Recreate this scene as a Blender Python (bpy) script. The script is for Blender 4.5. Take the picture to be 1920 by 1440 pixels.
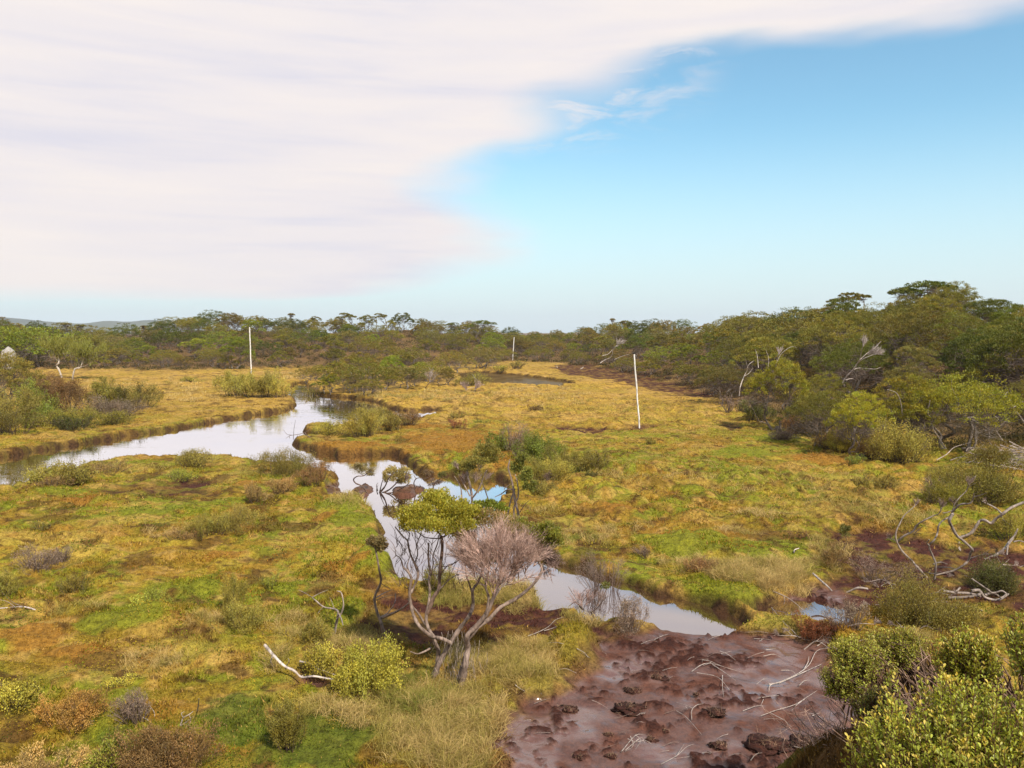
import bpy, math, random
import numpy as np
from mathutils import Vector

random.seed(7)
RNG = np.random.default_rng(11)
for o in list(bpy.data.objects):
    bpy.data.objects.remove(o)
SC = bpy.context.scene
COL = SC.collection

# ------------------------------------------------------------------ camera
F, HOR, CAMZ = 1478.0, 622.0, 5.0          # focal length and horizon row of a 1920x1440 frame
PITCH = math.atan((720 - HOR) / F)
cam_data = bpy.data.cameras.new("camera")
cam_data.sensor_width = 36.0
cam_data.lens = 36.0 * F / 1920
cam_data.clip_start = 0.05
cam_data.clip_end = 30000
cam = bpy.data.objects.new("camera", cam_data)
COL.objects.link(cam)
cam.location = (0, 0, CAMZ)
cam.rotation_euler = (math.pi / 2 - PITCH, 0, 0)
SC.camera = cam
SC.view_settings.view_transform = 'Standard'
SC.view_settings.look = 'None'
SC.view_settings.exposure = 0.22
SC.view_settings.gamma = 1.0

# ------------------------------------------------------------------ sun and sky
SUN_EL, SUN_AZ = math.radians(48), math.radians(148)     # azimuth measured from +Y towards +X: behind, to one side
sl = bpy.data.lights.new("sun", 'SUN')
sl.energy = 5.0
sl.angle = math.radians(2.0)
sl.color = (1.0, 0.90, 0.75)
sun = bpy.data.objects.new("sun", sl)
COL.objects.link(sun)
sd = Vector((math.sin(SUN_AZ) * math.cos(SUN_EL), math.cos(SUN_AZ) * math.cos(SUN_EL), math.sin(SUN_EL)))
sun.rotation_euler = sd.to_track_quat('Z', 'Y').to_euler()
sun.location = (0, -20, 40)

W = bpy.data.worlds.new("World")
SC.world = W
W.use_nodes = True


class NT:
    """small helper for node trees"""
    def __init__(self, tree):
        self.t = tree
        tree.nodes.clear()

    def n(self, typ, **kw):
        nd = self.t.nodes.new(typ)
        for k, v in kw.items():
            setattr(nd, k, v)
        return nd

    def put(self, sock, v):
        if hasattr(v, 'is_output'):
            self.t.links.new(v, sock)
        else:
            sock.default_value = v

    def math(self, op, a, b=0.0, c=None, clamp=False):
        nd = self.n('ShaderNodeMath', operation=op, use_clamp=clamp)
        self.put(nd.inputs[0], a)
        self.put(nd.inputs[1], b)
        if c is not None:
            self.put(nd.inputs[2], c)
        return nd.outputs[0]

    def mix(self, fac, a, b, blend='MIX'):
        nd = self.n('ShaderNodeMix', data_type='RGBA', blend_type=blend)
        self.put(nd.inputs[0], fac)
        self.put(nd.inputs[6], a)
        self.put(nd.inputs[7], b)
        return nd.outputs[2]

    def ramp(self, v, stops, mode='LINEAR'):
        nd = self.n('ShaderNodeValToRGB')
        cr = nd.color_ramp
        cr.interpolation = mode
        while len(cr.elements) > 1:
            cr.elements.remove(cr.elements[-1])
        cr.elements[0].position, cr.elements[0].color = stops[0][0], stops[0][1]
        for p, c in stops[1:]:
            e = cr.elements.new(p)
            e.color = c
        self.put(nd.inputs[0], v)
        return nd.outputs[0]

    def smooth(self, v, lo, hi, a=0.0, b=1.0):
        nd = self.n('ShaderNodeMapRange', interpolation_type='SMOOTHSTEP')
        self.put(nd.inputs[0], v)
        for i, q in enumerate((lo, hi, a, b)):
            self.put(nd.inputs[i + 1], q)
        return nd.outputs[0]

    def noise(self, vec, scale, detail=3.0, rough=0.5, dist=0.0):
        nd = self.n('ShaderNodeTexNoise')
        if vec is not None:
            self.put(nd.inputs['Vector'], vec)
        nd.inputs['Scale'].default_value = scale
        nd.inputs['Detail'].default_value = detail
        nd.inputs['Roughness'].default_value = rough
        nd.inputs['Distortion'].default_value = dist
        return nd.outputs['Fac']

    def vmul(self, vec, xyz):
        nd = self.n('ShaderNodeVectorMath', operation='MULTIPLY')
        self.put(nd.inputs[0], vec)
        nd.inputs[1].default_value = xyz
        return nd.outputs[0]


def build_world():
    T = NT(W.node_tree)
    sky = T.n('ShaderNodeTexSky', sky_type='NISHITA')
    sky.sun_disc = False
    sky.sun_elevation = SUN_EL
    sky.sun_rotation = SUN_AZ
    sky.altitude = 0
    sky.air_density = 1.0
    sky.dust_density = 0.6
    sky.ozone_density = 1.6
    tc = T.n('ShaderNodeTexCoord')
    d = tc.outputs['Generated']
    sp = T.n('ShaderNodeSeparateXYZ')
    T.put(sp.inputs[0], d)
    x, y, z = sp.outputs
    az = T.math('MULTIPLY', T.math('ARCTAN2', x, y), 180 / math.pi)
    el = T.math('MULTIPLY', T.math('ARCSINE', z), 180 / math.pi)
    cb = T.n('ShaderNodeCombineXYZ')
    T.put(cb.inputs[0], az)
    T.put(cb.inputs[1], el)
    ang = cb.outputs[0]
    # ragged edges: broad, streaked noise in angle
    n1 = T.noise(T.vmul(ang, (0.05, 0.16, 1)), 1.0, 4.0, 0.5)
    n2 = T.noise(T.vmul(ang, (0.09, 0.34, 1)), 1.0, 3.0, 0.45)
    n5 = T.noise(T.vmul(ang, (0.22, 0.75, 1)), 1.0, 6.0, 0.6, 0.6)
    eld = T.math('ADD', el, T.math('MULTIPLY', T.math('SUBTRACT', n1, 0.5), 1.6))
    eln = T.math('DIVIDE', eld, 40.0, clamp=True)
    # azimuth of the cloud's edge against elevation
    tab = [(0, -60), (1.4, -45), (1.9, -28.6), (2.4, -18), (2.9, -9.5), (3.7, -5.6), (5.0, -1.6), (6.4, 0.6), (7.9, -1.0), (9.2, -2.8), (10.6, -3.8), (11.6, -3.6), (12.7, -0.2), (13.6, 2.6), (15.1, 4.2), (16.8, 5.6), (18.2, 9.5), (19.5, 14), (26, 40), (40, 200)]
    fc = T.n('ShaderNodeFloatCurve')
    cv = fc.mapping.curves[0]
    fc.mapping.use_clip = False
    pts = [(e / 40.0, (a + 60) / 260.0) for e, a in tab]
    cv.points[0].location = pts[0]
    cv.points[1].location = pts[-1]
    for p in pts[1:-1]:
        cv.points.new(*p)
    for p in cv.points:
        p.handle_type = 'AUTO_CLAMPED'
    fc.mapping.update()
    T.put(fc.inputs['Value'], eln)
    edge = T.math('SUBTRACT', T.math('MULTIPLY', fc.outputs[0], 260.0), 60.0)
    over = T.math('SUBTRACT', edge, az)                       # degrees inside the cloud
    over = T.math('ADD', over, T.math('MULTIPLY', T.math('SUBTRACT', n2, 0.5), 10.0))
    mask = T.math('MULTIPLY', T.smooth(over, -3.5, 5.5), T.smooth(eld, 1.3, 3.3))
    mask = T.math('MAXIMUM', mask, T.smooth(T.math('ADD', el, T.math('MULTIPLY', T.math('SUBTRACT', n2, 0.5), 3.0)), 17.7, 19.9))
    # broken fringe between the two lobes
    fr = T.math('MULTIPLY', T.smooth(n5, 0.40, 0.72), T.math('MULTIPLY', T.smooth(over, -11.0, -1.0), T.math('MULTIPLY', T.smooth(el, 11.5, 14.0), T.smooth(el, 20.5, 18.0))))
    mask = T.math('MAXIMUM', mask, T.math('MULTIPLY', fr, 0.75))
    mask = T.math('MULTIPLY', mask, T.smooth(el, 50.0, 33.0))
    # cloud tone: warm white with lavender bands
    n3 = T.noise(T.vmul(ang, (0.022, 0.13, 1)), 1.0, 3.0, 0.5)
    n4 = T.noise(T.vmul(ang, (0.05, 0.6, 1)), 1.0, 6.0, 0.6, 0.4)
    bandv = T.math('ADD', T.math('MULTIPLY', n3, 0.66), T.math('MULTIPLY', n4, 0.34))
    cloud = T.ramp(bandv, [(0.37, (0.655, 0.645, 0.725, 1)), (0.47, (0.765, 0.72, 0.735, 1)), (0.58, (0.83, 0.765, 0.735, 1))])
    # clear sky
    skc = T.mix(1.0, sky.outputs[0], (0.130, 0.170, 0.158, 1), 'MULTIPLY')
    pale = T.smooth(el, 15.0, -0.5)
    skc = T.mix(T.math('MULTIPLY', pale, 0.90), skc, (0.63, 0.715, 0.775, 1))
    colr = T.mix(mask, skc, cloud)
    bg = T.n('ShaderNodeBackground')
    T.put(bg.inputs[0], colr)
    bg.inputs[1].default_value = 1.0
    out = T.n('ShaderNodeOutputWorld')
    T.t.links.new(bg.outputs[0], out.inputs[0])


build_world()

# ------------------------------------------------------------------ projection helpers
CP, SP = math.cos(PITCH), math.sin(PITCH)


def ray(px, py):
    a, b = (px - 960) / F, -(py - 720) / F
    return np.array([a, CP + b * SP, -SP + b * CP])


def at(px, py, z=0.0):
    """where the sight line through (px, py) meets height z"""
    d = ray(px, py)
    t = (z - CAMZ) / d[2]
    return np.array([d[0] * t, d[1] * t, z])


def P(px, py, depth):
    """point on the sight line at distance depth along +Y"""
    d = ray(px, py)
    t = depth / d[1]
    return np.array([d[0] * t, depth, CAMZ + d[2] * t])


def px_of(x, y):
    return 960 + F * x / np.maximum(y, 0.5)


# ------------------------------------------------------------------ noise
def _h(ix, iy, seed):
    h = (ix.astype(np.int64) * 374761393 + iy.astype(np.int64) * 668265263 + seed * 974634777) & 0xFFFFFFFF
    h = ((h ^ (h >> 13)) * 1274126177) & 0xFFFFFFFF
    h = (h ^ (h >> 16)) & 0xFFFFFF
    return h / float(0xFFFFFF)


def vnoise(x, y, seed=0):
    ix, iy = np.floor(x), np.floor(y)
    fx, fy = x - ix, y - iy
    fx = fx * fx * fx * (fx * (fx * 6 - 15) + 10)
    fy = fy * fy * fy * (fy * (fy * 6 - 15) + 10)
    a, b = _h(ix, iy, seed), _h(ix + 1, iy, seed)
    c, d = _h(ix, iy + 1, seed), _h(ix + 1, iy + 1, seed)
    return (a + (b - a) * fx) * (1 - fy) + (c + (d - c) * fx) * fy


def fbm(x, y, seed=0, octv=4, gain=0.5):
    s, a, t = 0.0, 1.0, 0.0
    for i in range(octv):
        s = s + a * vnoise(x * 2 ** i + 17.3 * i, y * 2 ** i - 9.1 * i, seed + i * 31)
        t += a
        a *= gain
    return s / t


def sstep(v, lo, hi):
    t = np.clip((v - lo) / (hi - lo), 0, 1)
    return t * t * (3 - 2 * t)


# ------------------------------------------------------------------ water and mud outlines
WZ = -0.22
def poly(pts):
    """pixel outline -> ground outline; 'w' points lie on the waterline, others on the bank top"""
    out = []
    for p in pts:
        out.append(at(p[0], p[1], 0.0 if len(p) > 2 else WZ + 0.04)[:2])
    return np.array(out)


N = 1
channel = poly([(-260, 880), (-60, 866), (0, 856), (60, 846), (170, 829), (240, 816), (330, 804), (400, 791), (480, 777), (540, 768), (556, 759), (546, 748), (536, 735), (548, 724), (560, 717),
                (572, 718), (585, 732), (600, 740), (625, 743), (655, 745), (690, 750), (715, 757), (735, 766), (765, 770), (800, 767), (832, 769), (805, 783), (770, 790), (720, 791, N), (640, 795, N),
                (590, 796, N), (562, 801), (574, 810), (592, 815), (575, 821), (553, 827), (558, 837), (600, 848), (640, 854), (690, 853), (735, 851), (760, 862), (775, 875), (790, 886), (815, 889),
                (848, 890), (900, 894), (945, 898), (956, 915), (949, 936), (933, 948), (930, 975, N), (950, 1005), (1000, 1035), (1030, 1048), (1061, 1057), (1089, 1064), (1140, 1080), (1190, 1095),
                (1228, 1112), (1284, 1121), (1339, 1137), (1373, 1155), (1416, 1178), (1356, 1190), (1271, 1187), (1202, 1172), (1135, 1172), (1093, 1157), (1061, 1141), (1026, 1125, N), (1003, 1102, N),
                (957, 1094, N), (890, 1085, N), (832, 1085, N), (780, 1080, N), (739, 1066, N), (723, 1044, N), (714, 1001, N), (721, 982, N), (716, 970, N), (700, 962, N), (692, 943, N), (668, 922, N), (642, 910, N), (634, 890, N), (560, 868, N),
                (477, 864, N), (430, 852, N), (370, 852, N), (300, 855, N), (260, 851, N), (230, 857, N), (180, 862, N), (150, 872, N), (40, 905, N), (0, 914, N), (-120, 930, N), (-300, 940, N)])
pond = poly([(860, 700), (890, 697), (960, 702), (1010, 708), (1060, 715), (1078, 720), (1050, 723, N), (1000, 721, N), (920, 716, N), (870, 711, N)])
puddle = poly([(1405, 1146), (1436, 1128), (1480, 1122), (1530, 1126), (1572, 1142), (1584, 1162), (1540, 1172), (1480, 1170), (1425, 1162)])
islet = poly([(655, 918), (690, 905), (700, 912), (696, 932), (668, 930)])
islet2 = poly([(735, 915), (770, 905), (798, 916), (775, 928), (745, 930)])
mud_main = poly([(870, 1500), (895, 1430), (915, 1370), (960, 1310), (1060, 1268), (1120, 1215), (1160, 1180), (1200, 1168), (1420, 1176), (1500, 1195), (1540, 1170), (1440, 1120), (1500, 1095), (1560, 1105), (1640, 1150),
                 (1600, 1200), (1590, 1260), (1640, 1330), (1700, 1420), (1750, 1520)])
mud_tree = poly([(690, 1120), (760, 1125), (860, 1125), (960, 1130), (1050, 1135), (1130, 1170), (1180, 1190), (1100, 1200), (980, 1205), (880, 1215), (760, 1215), (700, 1190)])
peat_right = poly([(1520, 1010), (1600, 990), (1700, 1010), (1800, 1030), (1900, 1030), (2000, 1060), (2000, 1180), (1850, 1150), (1700, 1180), (1560, 1130)])
peat_far = poly([(1010, 690), (1090, 683), (1140, 690), (1220, 705), (1330, 735), (1350, 748), (1280, 745), (1200, 728), (1120, 712), (1060, 702)])
peat_mid = poly([(1340, 800), (1380, 795), (1400, 806), (1370, 812)])
mud_strip = poly([(1010, 803), (1060, 801), (1140, 808), (1240, 800), (1260, 806), (1200, 812), (1110, 818), (1040, 812)])
hollow = poly([(255, 925), (300, 918), (330, 926), (290, 938)])
mud_left_log = poly([(520, 1265), (560, 1262), (630, 1285), (620, 1310), (560, 1300)])


def sdf(x, y, pl):
    """signed distance, positive outside"""
    x, y = np.asarray(x, float), np.asarray(y, float)
    out = np.full(x.shape, 50.0)
    lo, hi = pl.min(0) - 6, pl.max(0) + 6
    m = (x > lo[0]) & (x < hi[0]) & (y > lo[1]) & (y < hi[1])
    qx, qy = x[m], y[m]
    if qx.size == 0:
        return out
    d = np.full(qx.shape, 1e9)
    ins = np.zeros(qx.shape, bool)
    n = len(pl)
    for i in range(n):
        ax, ay = pl[i]
        bx, by = pl[(i + 1) % n]
        ex, ey = bx - ax, by - ay
        t = np.clip(((qx - ax) * ex + (qy - ay) * ey) / (ex * ex + ey * ey + 1e-12), 0, 1)
        d = np.minimum(d, (qx - ax - t * ex) ** 2 + (qy - ay - t * ey) ** 2)
        c = ((ay > qy) != (by > qy))
        with np.errstate(divide='ignore', invalid='ignore'):
            xi = (bx - ax) * (qy - ay) / (by - ay + 1e-12) + ax
        ins ^= (c & (qx < xi))
    out[m] = np.where(ins, -1, 1) * np.sqrt(d)
    return out


# ------------------------------------------------------------------ the scrub-covered rise round the marsh
KX = np.array([-400, 0, 200, 350, 450, 560, 640, 800, 850, 950, 1000, 1130, 1200, 1300, 1380, 1440, 1500, 1560, 1650, 1750, 1920, 2300], float)
KB = np.array([700, 694, 693, 696, 693, 690, 692, 690, 686, 678, 678, 688, 706, 732, 768, 796, 812, 836, 850, 846, 845, 845], float)   # foot of the scrub
D0 = CAMZ * F / (KB - HOR)
D1 = np.array([150, 150, 160, 165, 165, 165, 165, 165, 165, 180, 190, 175, 160, 140, 118, 105, 95, 88, 80, 74, 66, 60], float)
SX = np.array([-400, 0, 60, 130, 200, 280, 320, 400, 560, 620, 700, 770, 830, 890, 930, 985, 1030, 1080, 1130, 1180, 1280, 1370, 1460, 1530, 1560, 1650, 1720, 1800, 1860, 1920, 2300], float)
SY = np.array([600, 600, 606, 615, 617, 612, 598, 592, 598, 601, 597, 594, 606, 606, 614, 628, 621, 613, 614, 606, 603, 594, 582, 574, 560, 556, 540, 535, 545, 542, 540], float)


def tree_h(px):
    return np.interp(px, [0, 900, 1100, 1400, 1900], [3.6, 3.6, 3.4, 3.8, 4.2])


def forest(x, y):
    """(terrain rise, place in the belt 0..1)"""
    px = np.clip(px_of(x, y), -400, 2300)
    d0, d1 = np.interp(px, KX, D0), np.interp(px, KX, D1)
    sky = np.interp(px, SX, SY)
    rise = CAMZ + (HOR - sky) / F * d1 - tree_h(px) * np.interp(px, [1150, 1450], [0.86, 1.03])
    s = (y - d0) / (d1 - d0)
    t = np.clip(s, 0, 1)
    return np.where(y > 8, np.maximum(rise, 0.3) * (0.35 * t + 0.65 * t * t * (3 - 2 * t)), 0.0), np.where(y > 8, s, -1)


CUSH = [  # moss cushions: px, py, rx, ry (pixels), height, tint
    (592, 913, 50, 13, .22, 'g'), (655, 990, 62, 24, .16, 'g'), (640, 950, 45, 16, .12, 'g'), (700, 1052, 40, 24, .22, 'g'), (1345, 1104, 75, 30, .10, 'g'), (1300, 1020, 80, 24, .12, 'g'), (1640, 1010, 34, 9, .1, 'g'),
    (1080, 1205, 50, 26, .3, 'o'), (110, 925, 52, 8, .08, 'g'), (645, 1150, 40, 24, .2, 'g'), (250, 1170, 90, 22, .1, 'g'), (300, 960, 80, 10, .06, 'g'), (330, 1110, 90, 16, .08, 'g'), (1290, 960, 22, 6, .08, 'g'),
    (1230, 965, 25, 6, .08, 'g'), (700, 1010, 30, 16, .1, 'g'), (250, 1410, 90, 40, .1, 'G'), (600, 1380, 130, 60, .1, 'G'), (450, 1340, 90, 40, .05, 'G'), (1400, 850, 70, 8, .06, 'g'), (1460, 820, 60, 8, .08, 'g'),
    (610, 975, 22, 6, .1, 'r'), (880, 830, 130, 26, .12, 'r'), (640, 838, 90, 10, .1, 'r'), (40, 1200, 85, 20, .06, 'r'), (900, 870, 60, 14, .18, 'r'), (150, 940, 60, 8, .05, 'r'), (420, 1050, 60, 10, .05, 'r'),
    (460, 915, 45, 8, .08, 'r'), (170, 1225, 70, 14, .05, 'r'), (1165, 960, 40, 9, .05, 'r'), (640, 1065, 40, 8, .1, 'r'), (780, 800, 80, 6, .06, 'r'), (1550, 860, 80, 10, .05, 'r'), (440, 990, 40, 8, .05, 'r')]
CU = []
for cx_, cy_, rx_, ry_, hh, tint in CUSH:
    c = at(cx_, cy_)
    rr = rx_ / F * c[1]
    ry2 = (at(cx_, cy_ - ry_)[1] - at(cx_, cy_ + ry_)[1]) / 2
    CU.append((c[0], c[1], rr, ry2, hh, tint))


def clod_mask(x, y):
    return sstep(fbm(x / 0.6, y / 0.6, 61, 2) * 0.55 + fbm(x / 0.10, y / 0.10, 62, 3) * 0.45, 0.59, 0.68)


def fields(x, y, fine=True):
    """everything known about the ground at (x, y)"""
    wob = (fbm(x / 0.7, y / 0.7, 3, 3) - 0.5) * 0.55 + (vnoise(x / 0.22, y / 0.22, 5) - 0.5) * 0.16
    dw = np.minimum(np.minimum(sdf(x, y, channel), sdf(x, y, pond)), sdf(x, y, puddle))
    di = np.minimum(sdf(x, y, islet), sdf(x, y, islet2))
    dw = np.maximum(dw, -di) + wob * np.clip(y / 25, 0.35, 1.0)
    mwob = wob * 1.3
    mud = 1 - sstep(np.minimum(sdf(x, y, mud_main), sdf(x, y, mud_left_log) + 0.1) + mwob, -0.35, 0.1)
    peat = 1 - sstep(np.minimum(np.minimum(sdf(x, y, mud_tree), sdf(x, y, peat_right)), np.minimum(sdf(x, y, mud_strip), sdf(x, y, peat_mid))) + mwob * 1.6, -0.5, 0.25)
    pfar = 1 - sstep(np.minimum(sdf(x, y, peat_far), sdf(x, y, hollow)) + (fbm(x / 2.5, y / 2.5, 8, 3) - 0.5) * 6, -1.0, 1.0)
    bw = np.clip(y / 24, 0.6, 1.5)
    bank = (1 - sstep(dw / bw, 0.02, 0.20))
    near_isl = (di < 0.9)
    mud = np.where(near_isl, np.maximum(mud, 0.9), mud)
    return dw, mud, np.maximum(peat, pfar), bank


def height(x, y):
    x, y = np.asarray(x, float), np.asarray(y, float)
    dw, mud, peat, bank = fields(x, y)
    big = (fbm(x / 7.0, y / 7.0, 21, 3) - 0.5) * 0.22
    hum = np.abs(fbm(x / 1.5, y / 1.1, 40, 2) * 2 - 1) * 0.27
    hum2 = np.abs(vnoise(x / 0.42, y / 0.38, 50) * 2 - 1) * 0.15 + np.abs(vnoise(x / 0.17, y / 0.17, 51) * 2 - 1) * 0.03
    amp = np.interp(y, [0, 30, 60, 120], [1.0, 1.0, 0.8, 0.8]) * (0.55 + 0.75 * sstep(fbm(x / 9, y / 9, 77, 2), 0.35, 0.65))
    z = big * 0.8 + (hum + hum2 - 0.13) * amp
    for cx_, cy_, rx_, ry_, hh, tint in CU:
        m = (np.abs(x - cx_) < rx_ * 1.1) & (np.abs(y - cy_) < ry_ * 1.1)
        if m.any():
            q = ((x[m] - cx_) / rx_) ** 2 + ((y[m] - cy_) / ry_) ** 2
            z[m] = z[m] + hh * np.sqrt(np.clip(1 - q, 0, 1))
    lip = 0.03 * np.exp(-((dw - 0.45) / 0.3) ** 2)
    z = z + lip
    mz = WZ + 0.05 + (fbm(x / 1.6, y / 1.6, 60, 3) - 0.5) * 0.14 + (fbm(x / 0.25, y / 0.25, 62, 3) - 0.5) * 0.06 + 0.05 * clod_mask(x, y)
    z = z * (1 - mud) + mz * mud
    pz = -0.16 + (fbm(x / 0.5, y / 0.5, 64, 3) - 0.5) * 0.26
    z = z * (1 - peat * 0.85) + pz * peat * 0.85
    z = np.where(dw > 0.3, np.maximum(z, WZ + 0.02), z)
    bed = -0.7
    inw = 1 - sstep(dw, -0.28, 0.16)
    z = np.where(mud > 0.5, np.minimum(z, z * (1 - inw) + bed * inw), z * (1 - inw) + bed * inw)
    r, s = forest(x, y)
    z = z + r + np.where(s > 0, (fbm(x / 4, y / 4, 90, 3) - 0.5) * 0.8 * np.clip(s * 4, 0, 1), 0)
    # bank under the near bushes, and the slope the viewer stands on
    z = z + 0.9 * sstep(-y, -8.3, -3.2) * sstep(x, 1.6, 3.6) + 0.5 * sstep(-y, -9.5, -6.5) * sstep(x, 2.4, 4.6)
    z = z + 1.1 * sstep(-y, -9.2, -6.9) * sstep(x + 0.25 * (vnoise(x * 2.2, y * 2.2, 33) - 0.5), 2.55, 3.3)
    z = z + 3.2 * sstep(-y, -4.0, 1.0)
    far = sstep(np.hypot(x, y), 400, 1500)
    return z * (1 - far) - 1.0 * far


# linear base colours of the ground cover
CG = dict(green=(0.150, 0.160, 0.014), lush=(0.078, 0.100, 0.012), olive=(0.178, 0.136, 0.016), yellow=(0.27, 0.200, 0.026), rust=(0.235, 0.115, 0.020), brown=(0.070, 0.034, 0.012),
          straw=(0.36, 0.225, 0.065), gold=(0.36, 0.222, 0.045), peat=(0.075, 0.028, 0.020), mud=(0.118, 0.050, 0.035), edge=(0.058, 0.030, 0.015), wetmud=(0.150, 0.072, 0.054), litter=(0.13, 0.075, 0.045))
CG = {k: np.array(v) * (0.95 if k in ('peat', 'edge', 'mud', 'wetmud', 'litter') else 1.17) for k, v in CG.items()}


def ground_colour(x, y):
    dw, mud, peat, bank = fields(x, y)
    n = lambda s, sd, o=3: fbm(x / s, y / s, sd, o)
    def lay(c, k, w):
        return c * (1 - w[:, None]) + CG[k] * w[:, None]
    c = np.repeat(CG['olive'][None], len(x), 0)
    far = sstep(y, 30, 62)
    mid = sstep(y, 14, 34) * sstep(x, -6, 2)
    c = lay(c, 'yellow', np.clip(0.9 * sstep(n(2.2, 101), 0.45, 0.6) + 0.45 * mid, 0, 1))
    c = lay(c, 'green', 0.9 * sstep(n(2.0, 102), 0.45, 0.60) * (1 - 0.75 * far))
    c = lay(c, 'green', 0.5 * mid * sstep(n(3.2, 119), 0.48, 0.62))
    c = lay(c, 'green', 0.8 * sstep(n(0.5, 112), 0.55, 0.66) * (1 - 0.8 * far))
    c = lay(c, 'rust', 0.55 * sstep(n(1.5, 103), 0.54, 0.70) * (1 - 0.4 * far))
    c = lay(c, 'rust', 0.55 * sstep(n(0.35, 113), 0.56, 0.70))
    c = lay(c, 'gold', far * (0.55 + 0.4 * sstep(n(3, 107), 0.4, 0.6)))
    c = lay(c, 'straw', sstep(n(1.7, 104), 0.57, 0.67) * (0.35 + 0.5 * far))
    c = lay(c, 'straw', 0.55 * sstep(n(0.3, 114), 0.60, 0.72))
    c = lay(c, 'brown', (0.65 - 0.35 * mid) * sstep(n(0.9, 105), 0.61, 0.72))
    c = lay(c, 'brown', 0.75 * sstep(vnoise(x / 0.16, y / 0.16, 106) * 0.5 + n(0.4, 115, 2) * 0.5, 0.62, 0.74))
    for cx_, cy_, rx_, ry_, hh, tint in CU:
        q = np.sqrt(((x - cx_) / rx_) ** 2 + ((y - cy_) / ry_) ** 2) + (n(0.5, 116, 3) - 0.5) * 1.5
        w = 0.85 * (1 - sstep(q, 0.75, 1.05))
        if (w > 0).any():
            c = lay(c, {'g': 'green', 'G': 'lush', 'r': 'rust', 'o': 'olive'}[tint], w)
    r, s = forest(x, y)
    c = lay(c, 'litter', 0.8 * sstep(s, -0.05, 0.12))
    near = (1 - sstep(y, 7.5, 9.6)) * sstep(x, 1.8, 2.6)
    c = lay(c, 'brown', near * 0.9)
    c = lay(c, 'peat', np.clip(peat * (0.55 + 0.6 * sstep(n(0.4, 108), 0.35, 0.6)), 0, 1))
    mc = sstep(n(0.9, 109), 0.42, 0.58)
    mcol = CG['mud'] * (1 - mc[:, None]) + CG['wetmud'] * mc[:, None]
    clod = clod_mask(x, y)
    mcol = mcol * (1 - clod[:, None]) + CG['peat'] * clod[:, None] * 0.8
    c = c * (1 - mud[:, None]) + mcol * mud[:, None]
    c = lay(c, 'edge', bank * (1 - mud) * (0.75 + 0.25 * sstep(n(0.3, 118, 2), 0.4, 0.6)))
    wet = np.clip(sstep(mud, 0.75, 1.0) * (0.45 + 0.55 * mc) * (1 - clod), 0, 1)
    moss = np.clip(1 - mud - peat * 0.9 - bank * 1.2, 0, 1)
    return c, wet, moss


# ------------------------------------------------------------------ meshes
class Buf:
    def __init__(self):
        self.v, self.f, self.c, self.n = [], [], [], 0

    def add(self, v, f, c):
        v = np.asarray(v, float).reshape(-1, 3)
        c = np.asarray(c, float)
        if c.ndim == 1:
            c = np.repeat(c[None], len(v), 0)
        self.v.append(v)
        self.f.append(np.asarray(f, np.int64) + self.n)
        self.c.append(c)
        self.n += len(v)

    def mesh(self, name, mat, smooth=False):
        me = bpy.data.meshes.new(name)
        v = np.concatenate(self.v)
        c = np.concatenate(self.c)
        me.vertices.add(len(v))
        me.vertices.foreach_set('co', v.astype(np.float32).ravel())
        loops = np.concatenate([f.ravel() for f in self.f])
        tot = np.concatenate([np.full(len(f), f.shape[1]) for f in self.f])
        start = np.concatenate([[0], np.cumsum(tot)[:-1]])
        me.loops.add(len(loops))
        me.loops.foreach_set('vertex_index', loops.astype(np.int32))
        me.polygons.add(len(tot))
        me.polygons.foreach_set('loop_start', start.astype(np.int32))
        me.polygons.foreach_set('loop_total', tot.astype(np.int32))
        if smooth:
            me.polygons.foreach_set('use_smooth', np.ones(len(tot), bool))
        a = me.attributes.new('Col', 'FLOAT_COLOR', 'POINT')
        a.data.foreach_set('color', np.concatenate([c[:, :3], np.ones((len(c), 1))], 1).astype(np.float32).ravel())
        me.update(calc_edges=True)
        me.materials.append(mat)
        return me

    def build(self, name, mat, parent=None, smooth=False):
        o = bpy.data.objects.new(name, self.mesh(name, mat, smooth))
        COL.objects.link(o)
        if parent is not None:
            o.parent = parent
        return o


def tag(o, label=None, cat=None, group=None, kind=None):
    for k, v in (('label', label), ('category', cat), ('group', group), ('kind', kind)):
        if v:
            o[k] = v
    return o


def empty(name, loc, label, cat, group=None):
    o = bpy.data.objects.new(name, None)
    COL.objects.link(o)
    o.location = loc
    o.empty_display_size = 0.2
    return tag(o, label, cat, group)


def norm(v):
    return v / np.maximum(np.linalg.norm(v, axis=-1, keepdims=True), 1e-9)


def catmull(pts, sub=4):
    p = np.asarray(pts, float)
    if len(p) < 3:
        t = np.linspace(0, 1, sub + 1)[:, None]
        return p[0] * (1 - t) + p[-1] * t
    q = np.concatenate([[2 * p[0] - p[1]], p, [2 * p[-1] - p[-2]]])
    out = []
    for i in range(1, len(q) - 2):
        t = np.linspace(0, 1, sub, endpoint=False)[:, None]
        a, b, c, d = q[i - 1], q[i], q[i + 1], q[i + 2]
        out.append(0.5 * (2 * b + (c - a) * t + (2 * a - 5 * b + 4 * c - d) * t * t + (3 * b - a - 3 * c + d) * t ** 3))
    out.append(p[-1][None])
    return np.concatenate(out)


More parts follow.
